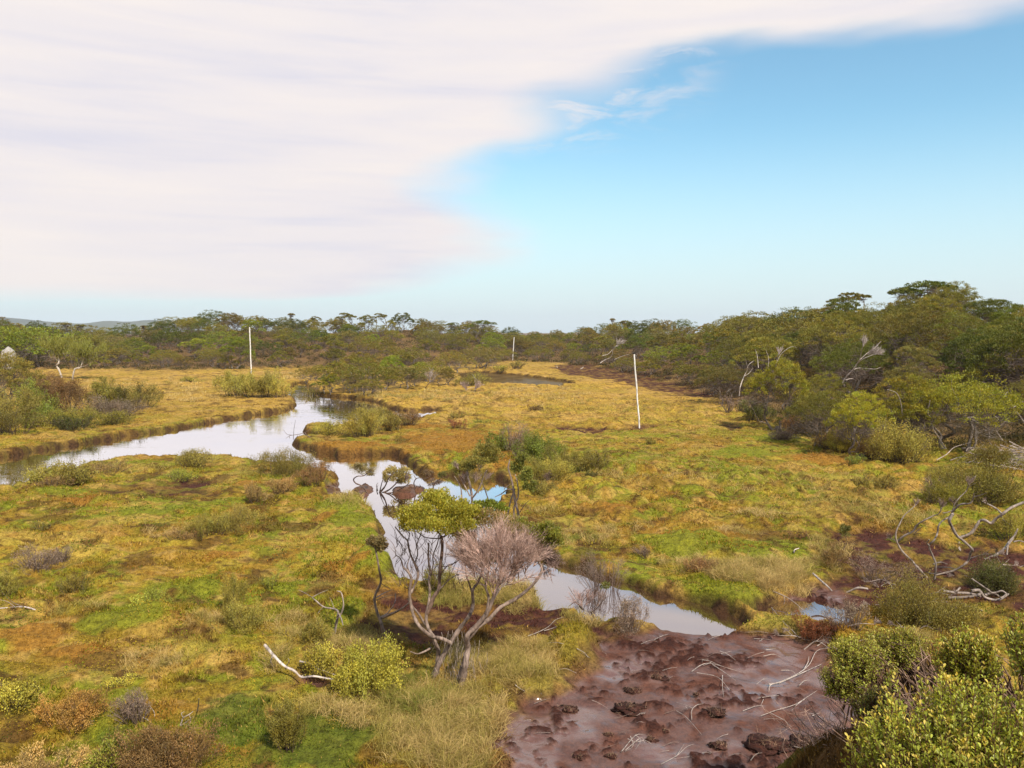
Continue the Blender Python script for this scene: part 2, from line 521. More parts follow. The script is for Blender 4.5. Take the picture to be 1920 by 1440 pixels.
def tube(buf, pts, r0, r1, sides=5, col=(0.2, 0.15, 0.12), knob=0.0, rng=RNG):
    p = np.asarray(pts, float)
    n = len(p)
    t = norm(np.gradient(p, axis=0))
    ref = np.array([0.31, 0.77, 0.55])
    u = norm(np.cross(t, ref))
    w = np.cross(t, u)
    r = np.linspace(0, 1, n)
    r = r0 + (r1 - r0) * r
    if knob:
        r = r * (1 + knob * (rng.random(n) - 0.5))
    a = np.arange(sides) * 2 * math.pi / sides
    v = p[:, None] + r[:, None, None] * (np.cos(a)[None, :, None] * u[:, None] + np.sin(a)[None, :, None] * w[:, None])
    i = np.arange(n - 1)[:, None] * sides
    k = np.arange(sides)[None]
    k2 = (k + 1) % sides
    f = np.stack([i + k, i + k2, i + sides + k2, i + sides + k], -1).reshape(-1, 4)
    cc = np.asarray(col)[None] * (1 + 0.25 * (rng.random((n, 1)) - 0.5))
    buf.add(v.reshape(-1, 3), f, np.repeat(cc, sides, 0))
    # rounded tip
    tipv = np.concatenate([v[-1], (p[-1] + t[-1] * r[-1])[None]])
    buf.add(tipv, [[j, (j + 1) % sides, sides] for j in range(sides)], np.repeat(cc[-1:], sides + 1, 0))


def blades(buf, base, d, L, wid, col, rng=RNG, sides=None):
    """thin triangles: grass blades and hair-fine twigs"""
    n = len(base)
    s = norm(np.cross(d, rng.normal(size=(n, 3)))) if sides is None else sides
    L, wid = np.broadcast_to(L, (n,))[:, None], np.broadcast_to(wid, (n,))[:, None]
    v = np.stack([base - s * wid / 2, base + s * wid / 2, base + d * L], 1).reshape(-1, 3)
    f = np.arange(n * 3).reshape(-1, 3)
    buf.add(v, f, np.repeat(np.broadcast_to(col, (n, 3)), 3, 0))


def leaves(buf, base, d, L, wid, col, rng=RNG, fold=0.25):
    """leaf blades, each two faces folded along the midrib"""
    n = len(base)
    s = norm(np.cross(d, rng.normal(size=(n, 3))))
    nn = np.cross(s, d)
    L, wid = np.broadcast_to(L, (n,))[:, None], np.broadcast_to(wid, (n,))[:, None]
    mid = base + d * L * 0.58 + nn * wid * fold
    v = np.stack([base, mid + s * wid / 2, base + d * L, mid - s * wid / 2], 1).reshape(-1, 3)
    i = np.arange(n)[:, None] * 4
    f = np.concatenate([i + np.array([[0, 1, 2]]), i + np.array([[0, 2, 3]])])
    buf.add(v, f, np.repeat(np.broadcast_to(col, (n, 3)), 4, 0))


def rdir(n, rng=RNG):
    return norm(rng.normal(size=(n, 3)))


# ------------------------------------------------------------------ materials
def attr_node(T, name='Col'):
    a = T.n('ShaderNodeAttribute')
    a.attribute_name = name
    return a


def mat_base(name):
    m = bpy.data.materials.new(name)
    m.use_nodes = True
    T = NT(m.node_tree)
    out = T.n('ShaderNodeOutputMaterial')
    return m, T, out


def foliage_mat(name, trans=0.22, vary=0.55, rough=0.55):
    m, T, out = mat_base(name)
    a = attr_node(T)
    oi = T.n('ShaderNodeObjectInfo')
    hs = T.n('ShaderNodeHueSaturation')
    T.put(hs.inputs['Hue'], T.math('ADD', 0.5 - 0.018, T.math('MULTIPLY', oi.outputs['Random'], 0.022)))
    rnd2 = T.math('FRACT', T.math('MULTIPLY', oi.outputs['Random'], 17.3))
    T.put(hs.inputs['Value'], T.math('ADD', 1 - vary / 2, T.math('MULTIPLY', rnd2, vary)))
    T.put(hs.inputs['Color'], a.outputs['Color'])
    p = T.n('ShaderNodeBsdfPrincipled')
    T.put(p.inputs['Base Color'], hs.outputs[0])
    p.inputs['Roughness'].default_value = rough
    p.inputs['Specular IOR Level'].default_value = 0.3
    tr = T.n('ShaderNodeBsdfTranslucent')
    T.put(tr.inputs[0], T.mix(1.0, hs.outputs[0], (1.35, 1.15, 0.5, 1), 'MULTIPLY'))
    mx = T.n('ShaderNodeMixShader')
    mx.inputs[0].default_value = trans
    T.t.links.new(p.outputs[0], mx.inputs[1])
    T.t.links.new(tr.outputs[0], mx.inputs[2])
    T.t.links.new(mx.outputs[0], out.inputs[0])
    return m


def bark_mat(name, scale=30.0, rough=0.85):
    m, T, out = mat_base(name)
    a = attr_node(T)
    tc = T.n('ShaderNodeTexCoord')
    n = T.noise(T.vmul(tc.outputs['Object'], (1, 1, 0.35)), scale, 4.0, 0.6)
    n2 = T.noise(tc.outputs['Object'], scale * 0.15, 3.0)
    k = T.ramp(n, [(0.32, (0.42, 0.40, 0.38, 1)), (0.5, (1, 1, 1, 1)), (0.7, (1.35, 1.3, 1.28, 1))])
    k2 = T.ramp(n2, [(0.35, (0.75, 0.72, 0.7, 1)), (0.65, (1.15, 1.15, 1.15, 1))])
    c = T.mix(1.0, T.mix(1.0, a.outputs['Color'], k, 'MULTIPLY'), k2, 'MULTIPLY')
    p = T.n('ShaderNodeBsdfPrincipled')
    T.put(p.inputs['Base Color'], c)
    p.inputs['Roughness'].default_value = rough
    p.inputs['Specular IOR Level'].default_value = 0.2
    b = T.n('ShaderNodeBump')
    b.inputs['Strength'].default_value = 0.5
    b.inputs['Distance'].default_value = 0.01
    T.put(b.inputs['Height'], n)
    T.put(p.inputs['Normal'], b.outputs[0])
    T.t.links.new(p.outputs[0], out.inputs[0])
    return m


def grass_mat(name):
    m, T, out = mat_base(name)
    a = attr_node(T)
    d = T.n('ShaderNodeBsdfDiffuse')
    T.put(d.inputs[0], a.outputs['Color'])
    tr = T.n('ShaderNodeBsdfTranslucent')
    T.put(tr.inputs[0], a.outputs['Color'])
    mx = T.n('ShaderNodeMixShader')
    mx.inputs[0].default_value = 0.3
    T.t.links.new(d.outputs[0], mx.inputs[1])
    T.t.links.new(tr.outputs[0], mx.inputs[2])
    T.t.links.new(mx.outputs[0], out.inputs[0])
    return m


def ground_mat():
    m, T, out = mat_base('marsh_ground')
    a = attr_node(T)
    wet = attr_node(T, 'wet').outputs['Fac']
    tc = T.n('ShaderNodeTexCoord')
    v = tc.outputs['Object']
    n1 = T.noise(v, 9.0, 5.0, 0.65)
    n2 = T.noise(v, 38.0, 4.0, 0.6)
    n3 = T.noise(v, 2.2, 3.0)
    k = T.ramp(n1, [(0.30, (0.40, 0.36, 0.34, 1)), (0.5, (1, 1, 1, 1)), (0.72, (1.45, 1.42, 1.3, 1))])
    k2 = T.ramp(n2, [(0.3, (0.55, 0.52, 0.5, 1)), (0.52, (1, 1, 1, 1)), (0.75, (1.35, 1.3, 1.2, 1))])
    tex = T.mix(1.0, k, k2, 'MULTIPLY')
    tex = T.mix(T.math('MULTIPLY', wet, 0.75), tex, (1, 1, 1, 1))
    c = T.mix(1.0, a.outputs['Color'], tex, 'MULTIPLY')
    p = T.n('ShaderNodeBsdfPrincipled')
    T.put(p.inputs['Base Color'], c)
    wv = T.math('MULTIPLY', wet, T.smooth(n3, 0.36, 0.56))
    T.put(p.inputs['Roughness'], T.math('SUBTRACT', 0.95, T.math('MULTIPLY', wv, 0.72)))
    T.put(p.inputs['Specular IOR Level'], T.math('ADD', 0.12, T.math('MULTIPLY', wv, 0.75)))
    T.put(p.inputs['Coat Weight'], T.math('MULTIPLY', wv, 0.8))
    p.inputs['Coat Roughness'].default_value = 0.10
    p.inputs['Coat IOR'].default_value = 1.5
    b = T.n('ShaderNodeBump')
    T.put(b.inputs['Strength'], T.math('SUBTRACT', 0.9, T.math('MULTIPLY', wet, 0.65)))
    b.inputs['Distance'].default_value = 0.06
    T.put(b.inputs['Height'], T.math('ADD', n1, T.math('MULTIPLY', n2, 0.35)))
    T.put(p.inputs['Normal'], b.outputs[0])
    T.t.links.new(p.outputs[0], out.inputs[0])
    return m


def water_mat():
    m, T, out = mat_base('peat_water')
    tc = T.n('ShaderNodeTexCoord')
    v = tc.outputs['Object']
    sp = T.n('ShaderNodeSeparateXYZ')
    T.put(sp.inputs[0], v)
    rip = T.noise(T.vmul(v, (0.9, 2.6, 1)), 2.4, 3.0, 0.5, 0.3)
    rip2 = T.noise(T.vmul(v, (1.0, 2.0, 1)), 0.5, 2.0)
    zone = T.smooth(sp.outputs[1], 21.0, 33.0, 0.03, 1.0)
    b = T.n('ShaderNodeBump')
    T.put(b.inputs['Strength'], T.math('MULTIPLY', zone, T.smooth(rip2, 0.40, 0.65, 0.004, 0.06)))
    b.inputs['Distance'].default_value = 0.10
    T.put(b.inputs['Height'], rip)
    g = T.n('ShaderNodeBsdfGlossy')
    g.inputs['Roughness'].default_value = 0.02
    g.inputs['Color'].default_value = (0.99, 0.98, 1.0, 1)
    T.put(g.inputs['Normal'], b.outputs[0])
    d = T.n('ShaderNodeBsdfDiffuse')
    d.inputs[0].default_value = (0.055, 0.026, 0.015, 1)
    fr = T.n('ShaderNodeFresnel')
    fr.inputs[0].default_value = 1.38
    T.put(fr.inputs['Normal'], b.outputs[0])
    fac = T.math('ADD', T.math('MULTIPLY', fr.outputs[0], 1.95), 0.24, clamp=True)
    mx = T.n('ShaderNodeMixShader')
    T.put(mx.inputs[0], fac)
    T.t.links.new(d.outputs[0], mx.inputs[1])
    T.t.links.new(g.outputs[0], mx.inputs[2])
    T.t.links.new(mx.outputs[0], out.inputs[0])
    return m


def paint_mat():
    m, T, out = mat_base('weathered_white_paint')
    tc = T.n('ShaderNodeTexCoord')
    n = T.noise(T.vmul(tc.outputs['Object'], (6, 6, 1.3)), 3.0, 4.0)
    c = T.ramp(n, [(0.32, (0.36, 0.32, 0.28, 1)), (0.45, (0.66, 0.63, 0.60, 1)), (0.58, (0.82, 0.80, 0.78, 1))])
    p = T.n('ShaderNodeBsdfPrincipled')
    T.put(p.inputs['Base Color'], c)
    p.inputs['Roughness'].default_value = 0.6
    T.t.links.new(p.outputs[0], out.inputs[0])
    return m


M_LEAF = foliage_mat('scrub_leaves')
M_LEAF_NEAR = foliage_mat('glossy_leaves', 0.35, 0.2, 0.38)
M_BARK = bark_mat('grey_bark')
M_DEAD = bark_mat('bleached_wood', 22.0, 0.8)
M_GRASS = grass_mat('grass_blades')
M_GROUND = ground_mat()
M_WATER = water_mat()
M_PAINT = paint_mat()


def hill_mat():
    m, T, out = mat_base('distant_hillside')
    tc = T.n('ShaderNodeTexCoord')
    n = T.noise(tc.outputs['Object'], 0.006, 4.0)
    p = T.n('ShaderNodeBsdfPrincipled')
    T.put(p.inputs['Base Color'], T.ramp(n, [(0.35, (0.05, 0.06, 0.04, 1)), (0.65, (0.09, 0.10, 0.06, 1))]))
    p.inputs['Roughness'].default_value = 0.95
    T.t.links.new(p.outputs[0], out.inputs[0])
    return m


# ------------------------------------------------------------------ ground sheet, water, hills
def build_ground():
    ths = np.concatenate([np.linspace(-math.pi, -0.70, 46, endpoint=False), np.arange(-0.70, 0.70, 0.00265), np.linspace(0.70, math.pi, 46)])
    rs = np.concatenate([np.linspace(0.3, 6.5, 30, endpoint=False), 6.5 * np.exp(np.arange(0, math.log(200 / 6.5), 0.0030)), np.geomspace(200, 4000, 40)[1:]])
    th, r = np.meshgrid(ths, rs)
    x, y = (r * np.sin(th)).ravel(), (r * np.cos(th)).ravel()
    z = height(x, y)
    c, wet, moss = ground_colour(x, y)
    nr, nt = len(rs), len(ths)
    i = np.arange(nr - 1)[:, None] * nt
    k = np.arange(nt - 1)[None]
    f = np.stack([i + k + 1, i + k, i + nt + k, i + nt + k + 1], -1).reshape(-1, 4)
    b = Buf()
    b.add(np.stack([x, y, z], 1), f, c)
    # close the small hole under the viewer
    b.add(np.concatenate([np.stack([x[:nt], y[:nt], z[:nt]], 1), [[0, 0, z[0]]]]), [[j, j + 1, nt] for j in range(nt - 1)], c[:1].repeat(nt + 1, 0))
    o = b.build('ground', M_GROUND, smooth=True)
    a = o.data.attributes.new('wet', 'FLOAT', 'POINT')
    a.data.foreach_set('value', np.concatenate([wet, np.zeros(nt + 1)]).astype(np.float32))
    return tag(o, kind='structure')


def build_water():
    b = Buf()
    xs, ys = np.linspace(-60, 45, 60), np.linspace(7.5, 110, 60)
    X, Y = np.meshgrid(xs, ys)
    n = 60
    i = np.arange(n - 1)[:, None] * n
    k = np.arange(n - 1)[None]
    f = np.stack([i + k, i + k + 1, i + n + k + 1, i + n + k], -1).reshape(-1, 4)
    b.add(np.stack([X.ravel(), Y.ravel(), np.full(X.size, WZ)], 1), f, (0.03, 0.02, 0.01))
    return tag(b.build('water', M_WATER, smooth=True), kind='structure')


def build_pond():
    b = Buf()
    c = pond.mean(0)
    q = c + (pond - c) * 1.25
    v = np.concatenate([np.c_[q, np.full(len(q), WZ + 0.012)], [[c[0], c[1], WZ + 0.012]]])
    b.add(v, [[j, (j + 1) % len(q), len(q)] for j in range(len(q))], (0.1, 0.06, 0.03))
    m, T, out = mat_base('murk_and_painted_reflection')
    tc = T.n('ShaderNodeTexCoord')
    n = T.noise(T.vmul(tc.outputs['Object'], (0.6, 0.6, 1)), 1.0, 3.0)
    d = T.n('ShaderNodeBsdfDiffuse')
    T.put(d.inputs[0], T.ramp(n, [(0.35, (0.080, 0.050, 0.022, 1)), (0.65, (0.130, 0.084, 0.036, 1))]))  # brown of murky water, with the scrub's dark reflection put into the colour
    g = T.n('ShaderNodeBsdfGlossy')
    g.inputs['Roughness'].default_value = 0.05
    mx = T.n('ShaderNodeMixShader')
    mx.inputs[0].default_value = 0.12
    T.t.links.new(d.outputs[0], mx.inputs[1])
    T.t.links.new(g.outputs[0], mx.inputs[2])
    T.t.links.new(mx.outputs[0], out.inputs[0])
    return tag(b.build('pond_water', m), kind='structure')


def build_hills():
    b = Buf()
    D, n = 2600.0, 90
    px = np.linspace(-700, 420, n)
    top = np.interp(px, [-700, -200, 0, 60, 110, 150, 180, 230, 300, 330, 420], [590, 588, 595, 600, 604, 606, 604, 602, 601, 610, 632])
    rows = []
    for q, (dz, dd) in enumerate([(0.0, -350), (0.45, -230), (0.8, -110), (1.0, 0), (0.7, 250), (0.0, 600)]):
        rows.append([P(a, HOR, D + dd)[0:2].tolist() + [-2 + dz * ((HOR - t) / F * D + 7 + 6 * (vnoise(np.array(a / 40.0), np.array(q * 0.6), 5) - .5))] for a, t in zip(px, top)])
    v = np.array(rows).reshape(-1, 3)
    i = np.arange(5)[:, None] * n
    k = np.arange(n - 1)[None]
    f = np.stack([i + k, i + k + 1, i + n + k + 1, i + n + k], -1).reshape(-1, 4)
    b.add(v, f, (0.06, 0.07, 0.05))
    return tag(b.build('hills', hill_mat(), smooth=True), kind='structure')


build_ground()
build_water()
build_pond()
build_hills()


def gz(x, y):
    return float(height(np.array([float(x)]), np.array([float(y)]))[0])


def drop(px, py):
    """ground point seen at (px, py), found along the sight line"""
    d = ray(px, py)
    z = 0.0
    for it in range(14):
        t = (z - CAMZ) / d[2]
        z = 0.5 * z + 0.5 * max(gz(d[0] * t, d[1] * t), WZ - 0.05)
    t = (z - CAMZ) / d[2]
    return np.array([d[0] * t, d[1] * t, z])


# ------------------------------------------------------------------ plant builders
def pad_leaves(buf, centre, rad, n, size, col, rng, clumps=34, flat=0.0, up=0.6):
    """leaf sprays gathered in clumps over the upper shell of one foliage pad"""
    d = rdir(clumps, rng)
    d[:, 2] = np.abs(d[:, 2]) * 1.15 - 0.22
    d = norm(d)
    cc = centre + d * rad * (0.78 + 0.18 * rng.random((clumps, 1)))
    tone = 0.78 + 0.5 * rng.random((clumps, 1))
    hue = rng.normal(0, 0.09, (clumps, 1)) * np.array([[1.0, 0.1, -0.3]])
    k = rng.integers(0, clumps, n)
    off = rdir(n, rng) * (rng.random((n, 1)) ** 0.5) * rad * 0.22
    off[:, 2] *= 0.7
    p = cc[k] + off
    out = norm((p - centre) / rad)
    dd = norm(out * 0.6 + rdir(n, rng) * 0.75 + np.array([0, 0, up]))
    c = np.asarray(col)[None] * tone[k] * (1 + hue[k]) * (0.82 + 0.36 * rng.random((n, 1)))
    leaves(buf, p, dd, size * (0.7 + 0.6 * rng.random(n)), size * 0.5 * (0.7 + 0.6 * rng.random(n)), np.clip(c, 0.004, 1), rng)


def limb(a, b, rng, wob=0.12, sag=0.0, n=5):
    a, b = np.asarray(a, float), np.asarray(b, float)
    t = np.linspace(0, 1, n)[:, None]
    L = np.linalg.norm(b - a)
    p = a + (b - a) * t
    p[1:-1] += rng.normal(size=(n - 2, 3)) * L * wob
    p[:, 2] += (np.sin(t[:, 0] * math.pi) * sag * L)
    return catmull(p, 3)


def tea_tree(name_seed, H, R, pads, nleaf, size, col, twig=(0.16, 0.125, 0.10), bark=(0.20, 0.17, 0.145), stems=3, sides=5, pz=0.42, lift=0.62, twigs=260, dead=0.0, dome=0.0):
    """flat-topped coastal tree: crooked stems, spreading limbs, domed foliage pads with grey twigs beneath; returns (trunk buf, crown buf)"""
    rng = np.random.default_rng(name_seed)
    tb, cb = Buf(), Buf()
    pc = []
    for i in range(pads):
        a = i * 2.4 + rng.random()
        rr = R * (0.72 if dome else 0.66) * math.sqrt((i + 0.2) / pads)
        r0 = R * (0.44 - 0.12 * i / pads) * (0.8 + 0.4 * rng.random())
        z = H * (1 - (dome if dome else 0.30) * (rr / R) ** (1.9 if dome else 1.5)) - r0 * pz - 0.10 * H * rng.random()
        pc.append((np.array([rr * math.cos(a), rr * math.sin(a), max(z, 0.2 * H)]), np.array([r0, r0, r0 * pz * 1.15])))
    sb = []
    for i in range(stems):
        a = i * 2 * math.pi / stems + rng.random()
        base = np.array([0.06 * math.cos(a), 0.06 * math.sin(a), -0.15]) * (1, 1, 1)
        top = np.array([R * 0.28 * math.cos(a), R * 0.28 * math.sin(a), H * lift * (0.75 + 0.25 * rng.random())])
        path = limb(base, top, rng, 0.10, 0.0, 6)
        r = 0.020 * H * (0.8 + 0.4 * rng.random())
        tube(tb, path, r * 1.25, r * 0.55, sides, bark, 0.2, rng)
        sb.append(path)
    for c, r0 in pc:
        s = sb[int(np.argmin([np.linalg.norm(q[-1] - c) for q in sb]))]
        st = s[rng.integers(len(s) // 2, len(s))]
        m = c - np.array([0, 0, r0[2] * 0.6])
        path = limb(st, m, rng, 0.10, -0.06, 5)
        tube(tb, path, 0.009 * H, 0.004 * H, max(3, sides - 1), bark, 0.2, rng)
        for j in range(5):
            d = rdir(1, rng)[0]
            d[2] = abs(d[2]) * 0.6
            e = c + d * r0 * 0.8
            tube(tb, limb(path[rng.integers(len(path) // 2, len(path))], e, rng, 0.12, -0.05, 4), 0.004 * H, 0.0015 * H, 3, twig, 0, rng)
        if dead < 1:
            pad_leaves(cb, c, r0, int(nleaf / pads), size, col, rng)
        n = int(twigs / pads)
        o = c - np.array([0, 0, r0[2] * 0.9]) + rng.normal(size=(n, 3)) * r0 * 0.2
        d = rdir(n, rng)
        d[:, 2] = d[:, 2] * 0.55
        d = norm(d)
        blades(cb, o, d, r0[0] * (0.5 + 0.5 * rng.random(n)), 0.012 * H * 0.5, np.array(twig)[None] * (0.7 + 0.6 * rng.random((n, 1))), rng)
    return tb, cb


def shrub_bufs(seed, Wd, H, nst, lps, size, col, twig=(0.13, 0.095, 0.075), leafy=0.55, upright=0.5, lobes=4, sides=3, ls=0.45, bare=0.0, stemr=0.006, tip=None):
    """many-stemmed shrub: stems fan out of the base and carry small leaves on their upper part"""
    rng = np.random.default_rng(seed)
    sb, fb = Buf(), Buf()
    lob = [(rng.uniform(-0.38, 0.38) * Wd, rng.uniform(-0.3, 0.3) * Wd, rng.uniform(0.5, 1.06)) for _ in range(lobes)]
    tone_l = 0.75 + 0.5 * rng.random(lobes)
    B, D, C, S = [], [], [], []
    for i in range(nst):
        k = i % lobes
        lx, ly, lh = lob[k]
        a, r = rng.random() * 2 * math.pi, math.sqrt(rng.random())
        rr = Wd * 0.5 * (0.62 if lobes > 1 else 1.0)
        tx, ty = lx + rr * r * math.cos(a), ly + rr * r * math.sin(a)
        tz = H * lh * (1 - (0.55 if upright < .8 else .3) * r ** 2.2) * (0.82 + 0.22 * rng.random())
        base = np.array([lx * 0.45 + tx * 0.12 * (1 + upright), ly * 0.45 + ty * 0.12 * (1 + upright), -0.08])
        top = np.array([tx, ty, max(tz, 0.12 * H)])
        mid = base * 0.45 + top * 0.55 + rng.normal(size=3) * 0.06 * Wd
        mid[2] += (0.10 * H if upright > 0.5 else -0.03 * H)
        p = catmull([base, mid, top], 4)
        tube(sb, p, stemr, stemr * 0.35, sides, np.array(twig) * (0.7 + 0.6 * rng.random()), 0, rng)
        # side twigs
        q = p[len(p) // 2:]
        n2 = 7
        j = rng.integers(0, len(q), n2)
        dv = norm(norm(top - base)[None] * 0.9 + rdir(n2, rng) * 0.8)
        blades(sb, q[j], dv, 0.13 * H * (0.5 + rng.random(n2)), stemr * 0.9, np.array(twig) * (0.7 + 0.6 * rng.random((n2, 1))), rng)
        if rng.random() < bare:
            continue
        n = lps
        t = 1 - leafy * rng.random(n) ** 1.3
        idx = np.clip(t * (len(p) - 1), 0, len(p) - 1.001)
        i0 = idx.astype(int)
        pt = p[i0] + (p[i0 + 1] - p[i0]) * (idx - i0)[:, None]
        pt = pt + rng.normal(size=(n, 3)) * 0.034 * Wd
        dirs = norm((top - mid)[None] * (1.0 / max(np.linalg.norm(top - mid), 1e-6)) * 0.8 + rdir(n, rng) * 0.95 + np.array([0, 0, 0.3 + upright * 0.25]))
        tone = tone_l[k] * (0.75 + 0.5 * rng.random())
        cc = np.array(col)[None] * tone * (0.8 + 0.4 * rng.random((n, 1))) * (1 + rng.normal(0, 0.05) * np.array([[1, 0, -.5]]))
        if tip is not None:
            w = (np.clip((t - 0.86) / 0.14, 0, 1) * (rng.random(n) < 0.6))[:, None]
            cc = cc * (1 - w) + np.array(tip)[None] * w
        B.append(pt), D.append(dirs), C.append(cc), S.append(np.full(n, size))
    if B:
        B, D, C, S = map(np.concatenate, (B, D, C, S))
        B[:, 2] = np.maximum(B[:, 2], 0.02)
        leaves(fb, B, D, S * (0.65 + 0.7 * rng.random(len(S))), S * ls * (0.7 + 0.6 * rng.random(len(S))), np.clip(C, 0.004, 1), rng)
    return sb, fb


TP = {}   # shared meshes of each kind


def proto(key, bufs, names, mats):
    TP[key] = [(nm, b.mesh(nm, m, smooth=(nm == 'trunk' or nm == 'stem'))) for nm, b, m in zip(names, bufs, mats) if b.n]


def plant(key, name, loc, rz, sc, label, cat, group=None):
    r = empty(name, loc, label, cat, group)
    r.rotation_euler = (0, 0, rz)
    r.scale = sc if hasattr(sc, '__len__') else (sc, sc, sc)
    for nm, me in TP[key]:
        o = bpy.data.objects.new(nm, me)
        COL.objects.link(o)
        o.parent = r
    return r


TREECOL = dict(olive=(0.193, 0.175, 0.023), dark=(0.099, 0.118, 0.013), fresh=(0.179, 0.211, 0.017), brown=(0.201, 0.157, 0.028), yellow=(0.306, 0.287, 0.023), grey=(0.189, 0.166, 0.039))
LOOK = dict(olive='olive green', dark='dark green', fresh='fresh green', brown='brownish olive', yellow='yellow green', grey='grey green')
sd_ = 100
for kname, kc in TREECOL.items():
    for v in range(3):
        sd_ += 1
        pads = [5, 8, 11][v]
        proto(('far', kname, v), tea_tree(sd_, 1.0, [0.62, 0.72, 0.85][v], pads, 4600, 0.034, kc, stems=2 + v, sides=4, twigs=360, pz=0.62, lift=0.45, dome=0.85), ('trunk', 'crown'), (M_BARK, M_LEAF))
        proto(('near', kname, v), tea_tree(sd_ + 50, 1.0, [0.58, 0.68, 0.80][v], pads + 3, 15000, 0.0195, kc, stems=2 + v, sides=5, twigs=900, pz=0.60, lift=0.48, dome=0.75), ('trunk', 'crown'), (M_BARK, M_LEAF))
proto(('sky', 0), tea_tree(301, 1.0, 0.36, 4, 1500, 0.035, TREECOL['olive'], stems=2, lift=0.8, pz=0.38), ('trunk', 'crown'), (M_BARK, M_LEAF))
proto(('sky', 1), tea_tree(302, 1.0, 0.22, 2, 700, 0.035, TREECOL['grey'], stems=1, lift=0.85, pz=0.42), ('trunk', 'crown'), (M_BARK, M_LEAF))
proto(('sky', 2), tea_tree(303, 1.0, 0.5, 5, 1700, 0.035, TREECOL['dark'], stems=3, lift=0.75, pz=0.34), ('trunk', 'crown'), (M_BARK, M_LEAF))

# ------------------------------------------------------------------ the belt of scrub trees
def where_words(px, s):
    if px < 330:
        a = 'below the blue hills'
    elif px < 560:
        a = 'behind the white channel pole'
    elif px < 860:
        a = 'across from the channel bend'
    elif px < 1010:
        a = 'around the farthest white pole'
    elif px < 1200:
        a = 'behind the far red peat bank'
    elif px < 1400:
        a = 'beyond the nearest white pole'
    elif px < 1650:
        a = 'on the lower slope of the tall hill'
    else:
        a = 'on the steep end of the tall hill'
    b = 'marsh edge' if s < 0.2 else 'low scrub' if s < 0.45 else 'high scrub' if s < 0.75 else 'skyline'
    return b, a


def scatter_trees():
    rng = np.random.default_rng(5)
    kept = []
    cells = []
    tries = 0
    while len(kept) < 285 and tries < 60000:
        tries += 1
        px = rng.uniform(-70, 1990)
        s = rng.random() ** 0.9
        d0, d1 = np.interp(px, KX, D0), np.interp(px, KX, D1)
        y = d0 + 1.0 + (d1 - d0 - 1) * s
        x = (px - 960) / F * y
        sp = np.interp(y, [28, 60, 110, 160], [2.3, 2.9, 3.8, 4.6]) * (1.0 if s < 0.8 else 0.85)
        if any((x - a) ** 2 + ((y - b) * 0.75) ** 2 < sp * sp for a, b in cells):
            continue
        if (1570 < px < 1668 and y < 48) or (1378 < px < 1418 and y < 52) or (1418 < px < 1500 and y < 56) or (1405 < px < 1510 and y < 44):
            continue
        cells.append((x, y))
        kept.append((x, y, px, s))
    for x, y, px, s in sorted(kept, key=lambda q: -q[1]):
        nz = fbm(np.array(x / 14.0), np.array(y / 22.0), 700, 3)
        r = rng.random() * 0.55 + float(nz) * 0.9 - 0.22
        hillr = px > 1350
        if s < 0.22:
            k = rng.choice(['brown', 'olive', 'grey', 'yellow', 'olive'] if hillr else ['olive', 'olive', 'grey', 'brown', 'olive'])
        elif s > 0.72:
            k = rng.choice(['olive', 'brown', 'dark', 'olive'])
        else:
            k = 'dark' if r < 0.30 else 'olive' if r < 0.50 else 'grey' if r < 0.55 else 'fresh' if r < 0.70 else 'olive' if r < 0.85 else 'brown'
        h = tree_h(px) * (0.52 + 0.28 * rng.random() if s < 0.2 else 0.70 + 0.46 * rng.random())
        lod = 'far' if y > 72 else 'near'
        v = int(rng.integers(3))
        b, a = where_words(px, s)
        w = h * (0.86 + 0.34 * rng.random()) * (1.0 if lod == 'near' else 1.2)
        if s > 0.72 and px < 1300:
            h *= 1.08
        plant((lod, str(k), v), 'scrub_tree', (x, y, gz(x, y) - 0.1), rng.random() * 6.28, (w, w, h), f"{LOOK[str(k)]} domed tree, {b}, {a}", 'tree', f"scrub trees {a}")


scatter_trees()

# trees the photograph shows one by one
def tree_at(key, px, pyb, pyt, depth=None, wscale=1.0, label='', name='scrub_tree', group=None, rz=0.0):
    if depth is None:
        g = drop(px, pyb)
    else:
        g = P(px, pyb, depth)
        g[2] = gz(g[0], g[1])
    top = P(px, pyt, g[1])[2]
    h = max(top - g[2], 0.3)
    return plant(key, name, (g[0], g[1], g[2] - 0.05), rz, (h * wscale, h * wscale, h), label, 'tree', group)


